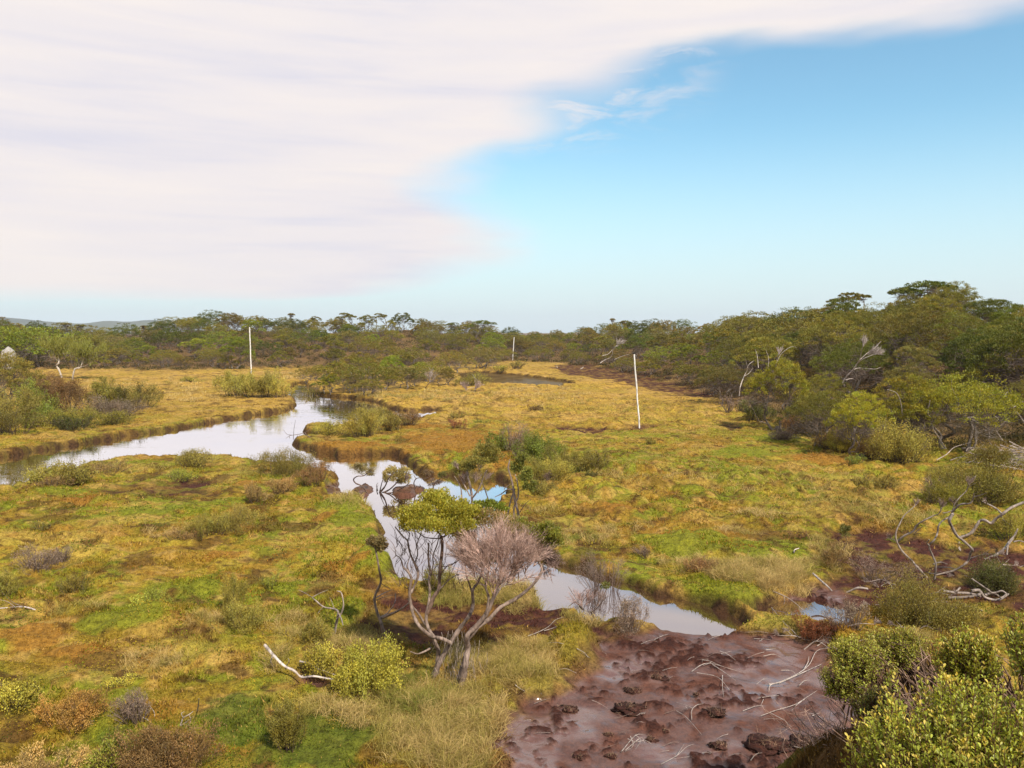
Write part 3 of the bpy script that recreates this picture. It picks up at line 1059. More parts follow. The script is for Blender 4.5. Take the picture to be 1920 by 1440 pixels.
for key, px, pyt, depth, ws, lab in [
        (('sky', 1), 546, 582, 150, 1.0, 'tall thin tree with one small tuft standing above the skyline'),
        (('sky', 0), 650, 585, 150, 1.3, 'flat umbrella tree standing clear of the skyline'),
        (('sky', 0), 712, 586, 152, 1.2, 'double-crowned umbrella tree on the skyline above the channel bend'),
        (('sky', 2), 905, 598, 155, 1.2, 'wide skyline tree with sky showing under its crown'),
        (('sky', 2), 848, 603, 156, 1.0, 'dark round tree on the skyline beside a gap of sky'),
        (('sky', 1), 1147, 592, 165, 0.8, 'spindly tree with a tiny tuft above the far peat bank'),
        (('sky', 0), 1172, 600, 160, 1.3, 'flat tree leaning above the dip in the skyline'),
        (('sky', 1), 1107, 619, 165, 1.0, 'small round tuft tree at the low point of the skyline'),
        (('sky', 1), 125, 601, 150, 1.2, 'small windblown tree before the blue hills'),
        (('sky', 1), 150, 604, 148, 1.4, 'leaning brownish tree before the blue hills'),
        (('sky', 1), 272, 606, 150, 1.1, 'thin tree in front of the last blue hill'),
        (('sky', 2), 1740, 521, 70, 1.25, 'tallest flat-topped tree on the crest with sky through its limbs'),
        (('sky', 2), 1700, 531, 71, 1.1, 'flat-topped tree beside the tallest tree on the crest'),
        (('sky', 0), 1590, 546, 82, 1.5, 'dark rounded tree on the shoulder of the tall hill'),
        (('near', 'fresh', 2), 1705, 612, 52, 1.0, 'bright green broad tree half way up the tall hill'),
        (('near', 'fresh', 1), 1790, 582, 60, 1.2, 'bright green tree above the broad one on the tall hill'),
        (('near', 'fresh', 0), 1690, 588, 66, 1.3, 'fresh green tree near the top of the tall hill'),
        (('near', 'brown', 1), 12, 656, 46, 0.85, 'flat brown umbrella tree on the far side of the thicket'),
        (('near', 'dark', 1), 1930, 590, 40, 1.0, 'very dark tall tree at the photo edge beneath the crest')]:
    x = (px - 960) / F * depth
    g = np.array([x, depth, gz(x, depth)])
    h = P(px, pyt, depth)[2] - g[2]
    plant(key, 'scrub_tree', g, px * 0.7, (h * ws, h * ws, h), lab, 'tree', 'trees standing out on the skyline' if key[0] == 'sky' else None)

SINGLE = [  # kind, px, base, top, width scale, label
    (('near', 'yellow', 1), 1460, 806, 668, 0.78, 'round yellow green tree with bare grey skirt at the marsh edge'),
    (('near', 'yellow', 1), 1612, 855, 728, 0.85, 'small umbrella tree with yellow cap and dark leaning trunk'),
    (('near', 'yellow', 2), 1790, 850, 690, 1.0, 'wide yellow green tree with several pale trunks'),
    (('near', 'yellow', 1), 1700, 845, 695, 0.9, 'yellow green tree joined to the wide pale-trunked tree'),
    (('near', 'olive', 2), 1540, 835, 722, 0.9, 'low olive tree between two yellow capped trees'),
    (('far', 'fresh', 2), 60, 690, 607, 1.5, 'broad bright green tree under the blue hills'),
    (('far', 'fresh', 1), 20, 692, 612, 1.1, 'bright green tree at the edge of the photo under the hills'),
    (('far', 'fresh', 0), 440, 690, 628, 1.1, 'bright green bush tree behind the white channel pole'),
    (('far', 'fresh', 1), 790, 712, 678, 1.3, 'small bright green dome among the island shrubs'),
    (('far', 'fresh', 0), 735, 722, 662, 0.9, 'green capped tree with dark stems on the island'),
    (('far', 'yellow', 0), 622, 737, 698, 1.1, 'low yellow capped tree over dark stems at the water'),
    (('far', 'olive', 2), 680, 735, 668, 1.1, 'large olive dome on the island beyond the channel'),
    (('far', 'brown', 1), 650, 730, 680, 1.0, 'brownish dome at the water end of the island'),
    (('far', 'grey', 1), 775, 725, 690, 1.2, 'grey green dome behind the dead island branches'),
    (('far', 'olive', 1), 600, 712, 680, 1.2, 'olive shrub tree at the head of the channel'),
    (('far', 'brown', 2), 700, 712, 662, 1.0, 'tall brownish tree at the back of the island'),
    (('far', 'grey', 2), 905, 693, 648, 1.4, 'broad grey green tree beside the dark pond'),
    (('far', 'brown', 2), 850, 700, 655, 1.2, 'brown olive tree near the end of the dark pond'),
    (('far', 'olive', 0), 630, 722, 672, 1.4, 'olive dome in the middle of the island'),
    (('far', 'brown', 0), 670, 715, 655, 1.3, 'brown dome behind the middle of the island'),
    (('far', 'olive', 1), 725, 732, 684, 1.4, 'olive dome at the front of the island'),
    (('far', 'grey', 0), 755, 730, 680, 1.3, 'grey dome at the front of the island by the dead branches'),
    (('far', 'olive', 2), 805, 715, 676, 1.5, 'olive dome at the meadow end of the island'),
    (('far', 'brown', 1), 835, 722, 688, 1.4, 'low brown dome at the meadow end of the island'),
    (('far', 'dark', 0), 612, 736, 700, 1.3, 'dark dome standing in the water at the island tip'),
    (('far', 'brown', 2), 580, 716, 684, 1.4, 'brown dome at the head of the channel'),
    (('far', 'olive', 0), 760, 705, 655, 1.3, 'tall olive dome behind the island'),
    (('far', 'grey', 1), 660, 738, 700, 1.5, 'low grey dome over the dark channel water'),
    (('far', 'olive', 1), 690, 742, 706, 1.5, 'low olive dome over the dark channel water'),
    ]
for i, (key, px, b, t, ws, lab) in enumerate(SINGLE):
    tree_at(key, px, b, t, None, ws, lab, rz=i * 1.3)


def wispy_sapling(px, b, t, lean, label):
    g = drop(px, b)
    h = P(px, t, g[1])[2] - g[2]
    rng = np.random.default_rng(px)
    tb, cb = Buf(), Buf()
    top = np.array([lean * h, 0, h * 0.7])
    path = limb((0, 0, -0.1), top, rng, 0.06, 0, 6)
    tube(tb, path, 0.028 * h, 0.014 * h, 5, (0.50, 0.44, 0.38), 0.2, rng)
    for j in range(14):
        e = top + np.array([rng.normal() * 0.22 * h, rng.normal() * 0.2 * h, h * 0.1 + rng.random() * 0.2 * h])
        p = limb(path[rng.integers(8, len(path))], e, rng, 0.08, 0, 4)
        tube(tb, p, 0.008 * h, 0.003 * h, 3, (0.3, 0.25, 0.2), 0, rng)
        n = 160
        o = p[rng.integers(3, len(p), n)] + rng.normal(size=(n, 3)) * 0.05 * h
        blades(cb, o, norm(np.array([0, 0, 1.0]) + rdir(n, rng) * 0.5), 0.13 * h, 0.012 * h, np.array([0.20, 0.21, 0.035]) * (0.7 + 0.6 * rng.random((n, 1))), rng)
    r = empty('sapling', g, label, 'sapling')
    tb.build('trunk', M_BARK, r, True)
    cb.build('foliage', M_LEAF, r)


wispy_sapling(116, 708, 636, -0.12, 'feathery light green sapling with white trunk before the bright green tree')
wispy_sapling(138, 712, 645, 0.35, 'leaning white-trunked sapling with sparse feathery green top')

# ------------------------------------------------------------------ marsh shrubs
SHC = dict(olive=(0.307, 0.264, 0.050), green=(0.250, 0.286, 0.039), brown=(0.283, 0.180, 0.062), tan=(0.416, 0.286, 0.097), grey=(0.293, 0.221, 0.155), yellow=(0.416, 0.378, 0.054), rust=(0.321, 0.139, 0.046), dark=(0.118, 0.130, 0.028), orange=(0.444, 0.259, 0.066))
SHW = dict(olive='olive', green='green', brown='brown', tan='tan', grey='grey', yellow='yellow green', rust='rust brown', dark='dark', orange='orange brown')
SHRUBS = [  # colour, px, base py, width px, height px, form, label
    ('olive', 30, 800, 120, 80, 'u', 'tall olive shrub at the back of the bank thicket'),
    ('green', 62, 792, 80, 84, 'l', 'leafy green shrub in the middle of the bank thicket'),
    ('brown', 122, 772, 125, 72, 'u', 'large brown dome shrub in the bank thicket'),
    ('brown', 70, 745, 70, 50, 'u', 'dark brown shrub beside the large brown dome'),
    ('olive', 20, 812, 80, 50, 'u', 'olive shrub nearest the channel at the photo edge'),
    ('green', 92, 800, 60, 44, 'l', 'low leafy green shrub at the foot of the thicket'),
    ('grey', 205, 782, 95, 36, 'u', 'dark grey shrub at the open end of the thicket'),
    ('yellow', 150, 796, 110, 34, 'u', 'yellowish low shrub along the foot of the thicket'),
    ('olive', 250, 768, 80, 46, 'u', 'olive shrub at the meadow side of the thicket'),
    ('yellow', 205, 765, 70, 50, 'u', 'yellow olive shrub behind the dark grey one'),
    ('dark', 132, 806, 60, 26, 'u', 'small dark shrub above the channel bank'),
    ('yellow', 225, 795, 70, 26, 'u', 'low yellowish shrub nearest the pale meadow'),
    ('olive', 445, 742, 75, 46, 'u', 'olive end of the shrub bank below the white pole'),
    ('olive', 490, 745, 85, 48, 'u', 'widest olive shrub below the white channel pole'),
    ('yellow', 530, 745, 40, 34, 'u', 'pale olive shrub at the water end below the pole'),
    ('olive', 588, 742, 30, 22, 'u', 'little shrub standing in the channel mouth'),
    ('olive', 705, 800, 66, 38, 'u', 'round-topped olive shrub crowning the peninsula'),
    ('yellow', 622, 814, 62, 26, 'u', 'low yellow olive shrub near the peninsula tip'),
    ('olive', 690, 818, 72, 50, 'u', 'dense green olive shrub in the middle of the peninsula'),
    ('olive', 730, 806, 55, 34, 'u', 'olive shrub at the landward end of the peninsula'),
    ('brown', 760, 797, 50, 24, 'u', 'small brown shrub behind the peninsula'),
    ('rust', 862, 803, 34, 18, 'u', 'small rust red shrub on the orange moss'),
    ('green', 905, 795, 40, 10, 'u', 'flat green shrub beside the rust red one'),
    ('olive', 856, 784, 24, 11, 'u', 'tiny olive shrub behind the rust red one'),
    ('grey', 952, 852, 78, 56, 'g', 'purple grey twiggy shrub behind the stunted trees'),
    ('green', 930, 846, 48, 36, 'l', 'round leafy shrub in front of the purple grey one'),
    ('green', 1036, 862, 88, 52, 'l', 'slanting green topped shrub on the right bank'),
    ('olive', 1028, 896, 76, 40, 'u', 'grey olive shrub at the bank above the blue water'),
    ('olive', 1068, 888, 66, 46, 'u', 'olive shrub with grey underside beside the slanting one'),
    ('olive', 1124, 880, 48, 30, 'u', 'small olive shrub at the open meadow end'),
    ('dark', 1108, 895, 28, 12, 'u', 'tiny dark shrub below the meadow-end one'),
    ('olive', 1012, 926, 62, 24, 'u', 'low olive shrub above the blue water'),
    ('grey', 1018, 904, 30, 22, 'g', 'little grey twiggy shrub above the blue water'),
    ('olive', 538, 888, 112, 52, 'w', 'windswept olive shrub leaning over the white water'),
    ('brown', 598, 906, 62, 36, 'u', 'brown shrub at the tip beside the windswept one'),
    ('tan', 527, 922, 56, 32, 'u', 'tan feathery shrub below the windswept one'),
    ('tan', 484, 942, 46, 36, 'u', 'upright tan shrub on the near moss'),
    ('olive', 78, 906, 80, 40, 'l', 'olive leafy shrub beside the dark water'),
    ('olive', 135, 898, 80, 34, 'l', 'second olive leafy shrub beside the dark water'),
    ('tan', 195, 884, 66, 18, 'u', 'low tan shrub along the near bank'),
    ('tan', 104, 910, 46, 18, 'u', 'small tan shrub in front of the leafy pair'),
    ('olive', 365, 874, 78, 27, 'u', 'low olive shrub on the near bank of white water'),
    ('green', 345, 900, 56, 17, 'u', 'low green shrub behind the mossy hollow'),
    ('tan', 345, 1012, 60, 28, 'u', 'tan end of the long shrub on the moss'),
    ('olive', 378, 1008, 80, 44, 'u', 'green middle of the long shrub on the moss'),
    ('olive', 428, 992, 80, 42, 'u', 'olive middle of the long shrub on the moss'),
    ('olive', 470, 975, 56, 30, 'u', 'olive far end of the long shrub on the moss'),
    ('grey', 62, 1066, 90, 48, 'g', 'tan grey twiggy shrub on the mossy flat'),
    ('grey', 112, 1052, 56, 34, 'g', 'smaller grey shrub beside the tan grey one'),
    ('olive', 18, 1114, 70, 54, 'u', 'olive shrub at the photo edge above the bare stick'),
    ('olive', 140, 1108, 56, 32, 'u', 'small olive shrub in the middle of the moss'),
    ('green', 276, 1138, 76, 38, 'l', 'leafy green shrub over a dark hollow'),
    ('olive', 82, 990, 44, 14, 'u', 'low olive shrub by the orange moss'),
    ('green', 505, 1098, 42, 24, 'u', 'tiny green shrub on the moss above the log'),
    ('olive', 428, 1150, 60, 62, 'f', 'feathery olive shrub rising behind the dark-based one'),
    ('olive', 462, 1184, 92, 62, 'u', 'olive shrub with dark shaded base'),
    ('yellow', 22, 1330, 86, 56, 'l', 'yellow green leafy shrub at the lower photo edge'),
    ('yellow', 72, 1312, 50, 40, 'l', 'small yellow leafy shrub next to the orange one'),
    ('orange', 130, 1362, 100, 66, 'u', 'orange brown shrub on the moss'),
    ('yellow', 230, 1280, 52, 18, 'l', 'low bright yellow green sprigs on the moss'),
    ('grey', 268, 1340, 70, 42, 'g', 'pale grey twiggy shrub behind the bent stick'),
    ('brown', 335, 1432, 150, 76, 'u', 'large brown heathy shrub'),
    ('brown', 262, 1442, 110, 70, 'u', 'brown heathy shrub beside the leafy sprigs'),
    ('green', 222, 1460, 80, 80, 'l', 'leafy green shrub among the brown heath'),
    ('green', 290, 1410, 44, 40, 'l', 'green sprigs growing through the brown heath'),
    ('tan', 70, 1470, 120, 60, 'u', 'tan shrub in the lower corner'),
    ('olive', 542, 1408, 92, 108, 'f', 'tall olive heath shrub on lush moss'),
    ('yellow', 676, 1292, 122, 106, 'l', 'large light green leafy shrub beside the log'),
    ('yellow', 592, 1258, 74, 56, 'l', 'smaller light green shrub behind the log'),
    ('olive', 580, 1200, 60, 46, 'u', 'dull olive shrub under the dead tree'),
    ('olive', 815, 1108, 66, 56, 'u', 'green shrub behind the forked trunks'),
    ('grey', 1142, 1108, 92, 76, 'g', 'dark grey twiggy shrub standing in the pool'),
    ('grey', 1168, 1176, 84, 62, 'h', 'grey olive shrub at the muddy edge of the pool'),
    ('rust', 1520, 1194, 62, 46, 'u', 'rusty tussocky shrub beside the little pool'),
    ('olive', 1702, 1172, 156, 106, 'm', 'large dense olive bush beside the tangle of logs'),
    ('dark', 1880, 1108, 104, 66, 'm', 'dark green bush behind the tangle of logs'),
    ('olive', 1842, 940, 146, 84, 'm', 'wide olive bush above the twisted limbs'),
    ('yellow', 1762, 944, 70, 44, 'u', 'green yellow shrub behind the twisted limbs'),
    ('grey', 1745, 935, 46, 40, 'g', 'small purple grey shrub behind the twisted limbs'),
    ('olive', 1768, 908, 80, 42, 'u', 'olive shrub near the pile of brush'),
    ('olive', 1654, 914, 46, 24, 'u', 'small shrub on the open meadow edge'),
    ('olive', 1612, 904, 40, 14, 'u', 'tiny flat shrub on the open meadow edge'),
    ('yellow', 1582, 848, 62, 50, 'u', 'yellow green shrub at the foot of the slope'),
    ('green', 1602, 872, 40, 26, 'u', 'round green shrub on the meadow edge'),
    ('olive', 1694, 862, 110, 78, 'm', 'big olive bush at the foot of the slope'),
    ('brown', 1640, 855, 60, 46, 'u', 'brown shrub beside the big olive bush'),
    ('grey', 1220, 1040, 44, 26, 'g', 'faint grey shrub on the meadow'),
    ('brown', 1500, 1010, 30, 16, 'u', 'small dark shrub on the green meadow'),
    ('olive', 1222, 832, 22, 10, 'u', 'small round tuft near the foot of the pole'),
    ('brown', 1003, 770, 26, 12, 'u', 'small brown tuft on the golden flat'),
    ('olive', 890, 722, 60, 20, 'u', 'low olive shrub beside the dark pond'),
    ('olive', 962, 690, 36, 14, 'u', 'round shrub at the foot of the farthest pole'),
    ('yellow', 940, 697, 24, 12, 'u', 'little yellow shrub on the far pond bank'),
    ('olive', 355, 715, 24, 9, 'u', 'small tuft on the pale golden meadow'),
    ('grey', 1640, 1090, 120, 60, 'g', 'grey brown twiggy shrub on the peat'),
    ('grey', 1590, 1180, 70, 70, 'g', 'fine grey brushwood at the mud edge'),
    ('brown', 1560, 1060, 60, 40, 'u', 'dull brown shrub on the peat'),
    ('olive', 1790, 1180, 120, 50, 'u', 'low olive shrub below the tangle of logs'),
    ('dark', 1420, 790, 60, 40, 'u', 'shaded low shrub at the foot of the round yellow tree'),
    ('grey', 1380, 775, 60, 34, 'g', 'grey scrubby shrub left of the round yellow tree'),
    ('brown', 1500, 812, 60, 34, 'u', 'brown shrub right of the round yellow tree'),
    ('grey', 1450, 822, 70, 24, 'g', 'low dead grey shrub at the meadow edge'),
    ('olive', 1870, 880, 90, 50, 'u', 'olive shrub beside the pile of brush'),
    ('brown', 1560, 838, 50, 30, 'u', 'low brown shrub below the umbrella tree'),
    ('green', 1680, 1015, 26, 10, 'u', 'flat green shrub behind the twisted limbs'),
    ('olive', 1905, 1010, 70, 50, 'u', 'olive shrub behind the bare reaching limb'),
    ('brown', 1330, 1075, 70, 30, 'u', 'low brown shrub on the near meadow edge'),
]
FORMS = dict(  # stems, leaves per stem, leaf size as a fraction of height, leafy length, upright, lobes, leaf aspect, bare share
    u=(46, 95, 0.105, 0.72, 0.75, 6, 0.34, 0.03), l=(52, 70, 0.085, 0.62, 0.45, 4, 0.62, 0.0), g=(90, 10, 0.06, 0.5, 0.6, 3, 0.3, 0.55), w=(40, 120, 0.10, 0.45, 0.35, 4, 0.30, 0.1),
    f=(30, 90, 0.07, 0.75, 1.0, 2, 0.28, 0.0), m=(120, 95, 0.05, 0.60, 0.4, 6, 0.5, 0.03), h=(80, 34, 0.07, 0.4, 0.4, 3, 0.35, 0.3))
for i, (k, px, b, wpx, hpx, form, lab) in enumerate(SHRUBS):
    g = drop(px, b)
    dist = math.hypot(g[0], g[1])
    w, h = wpx / F * g[1] * 1.2, hpx / F * g[1] * 1.15
    if 895 < px < 1135 and 800 < b < 932:
        w, h = w * 1.15, h * 1.18
    nst, lps, ls, leafy, upr, lobes, asp, bare = FORMS[form]
    q = 1.0 if wpx > 45 else 0.5
    if dist < 13:
        q *= 1.5
    nst = int(nst * q * (1.0 + 0.6 * (wpx / max(hpx, 1) > 2)))
    size = max(min(ls * h, 0.026), 0.00150 * dist)
    lps = int(np.clip(4.2 * w * h * q / (size * size * asp), 900, 20000) / nst * (0.3 if form == 'g' else 0.5 if form == 'h' else 1.0))
    tw = (0.20, 0.145, 0.12) if form in 'gh' else (0.12, 0.085, 0.065)
    sb, fb = shrub_bufs(900 + i, w, h, nst, lps, size, np.array(SHC[k]) * (0.66 if i < 12 else 1.0), tw, leafy, upr, lobes, 3, asp, bare, stemr=max(0.0045, 0.0003 * dist), tip=None)
    r = empty('tussock_shrub' if k == 'rust' else 'marsh_shrub', g - np.array([0, 0, 0.03]), lab, 'shrub')
    sb.build('stem', M_BARK, r)
    if fb.n:
        fb.build('foliage', M_LEAF, r)


def undergrowth():
    """heath filling the ground between the scrub trees, coloured dark as shade in the gaps"""
    rng = np.random.default_rng(44)
    b = Buf()
    n = 3600
    px = rng.uniform(-90, 2010, n)
    s = rng.uniform(0.0, 1.0, n) ** 1.2
    y = np.interp(px, KX, D0) * (1 - s) + np.interp(px, KX, D1) * s
    x = (px - 960) / F * y
    z = height(x, y)
    pal = np.array([SHC['brown'] , SHC['olive'], TREECOL['olive'], TREECOL['grey'], TREECOL['brown'], TREECOL['dark']]) * 0.42  # plant colours darkened, painting in the shade of the gaps between crowns
    hh = np.interp(s, [0, 0.1, 1], [0.4, 0.7, 0.9]) * (0.6 + 0.7 * rng.random(n))
    m = 34
    k = np.repeat(np.arange(n), m)
    d = rdir(n * m, rng)
    d[:, 2] = np.abs(d[:, 2])
    rad = np.stack([hh, hh, hh * 0.9], 1)[k]
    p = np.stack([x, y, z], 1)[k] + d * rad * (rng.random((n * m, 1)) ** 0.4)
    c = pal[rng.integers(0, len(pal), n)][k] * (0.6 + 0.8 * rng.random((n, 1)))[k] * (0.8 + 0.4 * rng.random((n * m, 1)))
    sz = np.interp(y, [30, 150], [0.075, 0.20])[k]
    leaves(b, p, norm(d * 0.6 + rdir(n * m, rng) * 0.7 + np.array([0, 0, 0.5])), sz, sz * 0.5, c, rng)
    tag(b.build('undergrowth', M_LEAF), 'low brown and olive heath between the scrub trees, darkened as painted shade', 'heath', kind='stuff')


undergrowth()

# ------------------------------------------------------------------ traced wood: limbs follow the photograph's outlines at their own depth
def trace(pts, d0, d1=None, rng=RNG, jit=0.02, sub=4):
    d1 = d0 if d1 is None else d1
    n = len(pts)
    q = [P(px, py, d0 + (d1 - d0) * i / max(n - 1, 1) + (rng.normal() * jit * 2 if 0 < i < n - 1 else 0)) for i, (px, py) in enumerate(pts)]
    return catmull(q, sub)


def wpx(w, depth):
    return w * 0.63 / F * depth / 2


def shift(buf, off):
    buf.v = [v - off for v in buf.v]


def fan(buf, start, dirn, L, rng, levels=3, kids=(7, 6, 6), r=0.008, spread=0.55, up=0.15, col=(0.34, 0.24, 0.20), wob=0.06):
    """fine bare twigs forking level by level"""
    tips = [(np.asarray(start, float), norm(np.asarray(dirn, float)), L, r)]
    for lv in range(levels):
        nxt = []
        for p, d, l, rr in tips:
            for k in range(kids[lv]):
                dd = norm(d + rdir(1, rng)[0] * spread + np.array([0, 0, up]))
                ll = l * (0.6 + 0.6 * rng.random())
                q = p + d * l * 0.0
                if lv == levels - 1:
                    nxt.append((q, dd, ll, rr))
                    continue
                e = q + dd * ll
                pp = limb(q, e, rng, wob, 0, 4)
                tube(buf, pp, rr, rr * 0.5, 3 if rr < 0.012 else 4, np.array(col) * (0.75 + 0.4 * rng.random()), 0.1, rng)
                for t in (0.45, 0.75, 1.0):
                    j = min(int(t * (len(pp) - 1)), len(pp) - 1)
                    nxt.append((pp[j], dd, l * (0.66 if levels == 4 else 0.55), rr * 0.5))
        if lv == levels - 1:
            b = np.array([q[0] for q in nxt])
            d = np.array([q[1] for q in nxt])
            l = np.array([q[2] for q in nxt])
            blades(buf, b, d, l, max(nxt[0][3] * 1.6, 0.003), np.array(col)[None] * (0.75 + 0.6 * rng.random((len(b), 1))), rng)
        tips = nxt


def blob(buf, px, py, rx, ry, depth, n, size, col, rng, clumps=22, dz=1.0, asp=0.6):
    n = int(n * 1.7)
    c = P(px, py, depth)
    rad = np.array([rx, rx * dz, ry]) / F * depth
    d = rdir(clumps, rng)
    cc = c + d * rad * (0.35 + 0.5 * rng.random((clumps, 1)))
    tone = 0.75 + 0.5 * rng.random((clumps, 1))
    k = rng.integers(0, clumps, n)
    p = cc[k] + rdir(n, rng) * (rng.random((n, 1)) ** 0.5) * rad * 0.38
    out = norm((p - c) / rad)
    dd = norm(out * 0.5 + rdir(n, rng) * 0.7 + np.array([0, 0, 0.7]))
    n = len(k)
    cl = np.asarray(col)[None] * tone[k] * (0.78 + 0.44 * rng.random((n, 1))) * (1 + rng.normal(0, 0.07, (n, 1)) * np.array([[1, 0, -1]]))
    leaves(buf, p, dd, size * (0.7 + 0.6 * rng.random(n)), size * asp * (0.7 + 0.6 * rng.random(n)), np.clip(cl, 0.004, 1), rng)


GREYB = np.array((0.255, 0.195, 0.165))
DARKB = np.array((0.17, 0.115, 0.09))
PALE = np.array((0.40, 0.335, 0.295))
WHITE = np.array((0.46, 0.40, 0.365))


def hero_tree():
    rng = np.random.default_rng(77)
    g = drop(862, 1292)
    D = g[1]
    tb, t2, cb, fb = Buf(), Buf(), Buf(), Buf()
    def br(buf, pts, w0, w1, d0=0.0, d1=None, col=GREYB, sides=7):
        d1 = d0 if d1 is None else d1
        p = trace(pts, D + d0, D + d1, rng, 0.015, 5)
        tube(buf, p, wpx(w0, D), wpx(w1, D), sides, col * (0.9 + 0.2 * rng.random()), 0.28, rng)
        return p
    # front trunk and its rising limbs
    br(tb, [(862, 1300), (868, 1270), (873, 1244), (877, 1215), (876, 1192), (893, 1174), (912, 1151), (924, 1124), (933, 1100), (940, 1072)], 22, 9, 0, -0.1)
    br(tb, [(856, 1300), (858, 1275), (866, 1250), (872, 1225)], 13, 8, 0.1, 0.03)
    br(tb, [(876, 1200), (896, 1176), (918, 1160), (938, 1139), (971, 1120), (1001, 1094), (1016, 1069), (1010, 1048), (1025, 1026), (1034, 1010)], 14, 5, 0.02, 0.25)
    br(tb, [(924, 1124), (940, 1100), (958, 1078), (972, 1056)], 8, 4, -0.1, 0.1)
    br(tb, [(912, 1151), (916, 1120), (910, 1096), (918, 1070)], 9, 4, -0.1, -0.25)
    # back trunk
    br(t2, [(812, 1272), (819, 1255), (826, 1238), (836, 1221), (850, 1197), (864, 1176), (880, 1154), (887, 1133), (886, 1108), (896, 1092), (905, 1072)], 19, 7, 0.35, 0.2)
    br(t2, [(887, 1118), (880, 1095), (874, 1078), (872, 1056), (876, 1036)], 6, 3, 0.25, 0.3, DARKB)
    br(t2, [(820, 1262), (820, 1240), (822, 1222), (815, 1203), (812, 1192)], 14, 12, 0.4, 0.3)
    br(t2, [(846, 1206), (827, 1197), (809, 1193), (788, 1176), (776, 1155), (770, 1131), (768, 1108), (771, 1085), (765, 1072), (756, 1064)], 13, 7, 0.2, 0.25)
    br(t2, [(812, 1192), (797, 1170), (784, 1150), (772, 1135), (764, 1122)], 9, 4, 0.3, 0.4)
    br(t2, [(756, 1064), (752, 1050), (744, 1042), (736, 1048)], 5, 2, 0.25, 0.2)
    br(t2, [(768, 1075), (764, 1060), (768, 1045), (770, 1032)], 4, 2, 0.25, 0.35)
    br(t2, [(812, 1192), (802, 1176), (799, 1155), (804, 1130), (806, 1108), (804, 1090), (806, 1070), (803, 1046), (804, 1018)], 11, 5, 0.3, 0.5)
    br(t2, [(801, 1150), (808, 1134), (813, 1120), (823, 1104), (824, 1085), (826, 1058), (829, 1030), (828, 1006)], 13, 10, 0.32, 0.35, DARKB * 1.2)
    br(t2, [(806, 1085), (812, 1060), (812, 1042), (820, 1020), (823, 1004)], 5, 3, 0.5, 0.55)
    br(t2, [(770, 1112), (776, 1100), (784, 1080), (782, 1066), (772, 1045), (767, 1030), (764, 1014), (754, 1004), (741, 988)], 9, 4, 0.3, 0.45)
    br(t2, [(785, 1078), (778, 1058), (783, 1040), (782, 1020), (790, 1000)], 5, 3, 0.35, 0.5)
    br(t2, [(764, 1014), (768, 1002), (760, 992), (752, 985)], 3, 2, 0.45, 0.4, DARKB)
    br(t2, [(827, 1075), (840, 1060), (852, 1056), (864, 1046), (870, 1038)], 4, 2, 0.35, 0.6, DARKB)
    br(t2, [(828, 1062), (846, 1060), (858, 1048), (868, 1044)], 3, 1.5, 0.35, 0.1, DARKB)
    br(t2, [(824, 1105), (844, 1086), (862, 1076), (886, 1074)], 4, 2, 0.3, 0.6)
    br(t2, [(828, 1010), (800, 1008), (786, 1000), (776, 994)], 4, 2, 0.35, 0.3, DARKB)
    br(t2, [(829, 1008), (845, 998), (856, 985)], 6, 3, 0.35, 0.45, DARKB)
    br(t2, [(828, 1006), (815, 990), (800, 975)], 6, 3, 0.35, 0.2, DARKB)
    br(t2, [(808, 1215), (795, 1222), (782, 1226), (770, 1222)], 7, 3, 0.35, -0.1)
    # fine sub-twigs along limbs
    for i in range(150):
        px, py = rng.uniform(740, 890), rng.uniform(1000, 1110)
        a = rng.uniform(-0.6, 0.6)
        l = rng.uniform(18, 40)
        br(t2, [(px, py), (px + math.sin(a) * l * .5 + rng.normal() * 3, py - math.cos(a) * l * .5), (px + math.sin(a * 1.4) * l, py - math.cos(a) * l)], 2.2, 1.0, 0.1 + 0.6 * rng.random(), None, DARKB * 1.1, 3)
    # stringy bark hanging round the forks
    for i in range(260):
        px, py = rng.normal(866, 22), rng.uniform(1180, 1290)
        o = P(px, py, D + rng.uniform(-0.05, 0.35))
        blades(tb, o[None], norm(np.array([[rng.normal() * 0.25, rng.normal() * 0.2, -1.0]])), 0.12 + 0.2 * rng.random(), 0.006, PALE * (0.6 + 0.5 * rng.random()), rng)
    # leafy cap
    col = (0.330, 0.305, 0.040)
    for px, py, rx, ry, dd, n in [(782, 968, 38, 26, 0.2, 2300), (822, 956, 50, 32, 0.5, 3300), (862, 962, 40, 30, 0.3, 2200), (800, 982, 48, 16, 0.0, 1500), (846, 984, 40, 16, 0.15, 1300), (765, 982, 20, 18, 0.35, 700), (815, 935, 40, 16, 0.6, 1300), (890, 968, 26, 22, 0.4, 800), (870, 985, 26, 14, 0.1, 500)]:
        blob(cb, px, py, rx, ry, D + dd, n, 0.033, col, rng, 26, 1.2)
    for px, py, rx, ry, dd, n in [(908, 948, 26, 16, 0.7, 900), (930, 955, 22, 14, 0.8, 500)]:
        blob(cb, px, py, rx, ry, D + dd, n, 0.033, (0.20, 0.23, 0.032), rng, 14)
    for px, py, rx, ry, dd, n in [(1026, 1004, 26, 22, 0.3, 1100), (1044, 1012, 14, 14, 0.25, 400), (1012, 990, 16, 10, 0.35, 300), (965, 985, 40, 14, 0.4, 520), (925, 978, 34, 14, 0.4, 500), (1022, 1000, 34, 26, 0.3, 1200)]:
        blob(cb, px, py, rx, ry, D + dd, n, 0.03, (0.235, 0.235, 0.040), rng, 16)
    for px, py, rx, ry, dd, n in [(915, 968, 38, 22, 0.35, 900), (950, 985, 44, 20, 0.3, 700)]:
        blob(cb, px, py, rx, ry, D + dd, n, 0.026, (0.30, 0.215, 0.10), rng, 20)
    # bare pinkish twigs
    pk = (0.56, 0.39, 0.33)
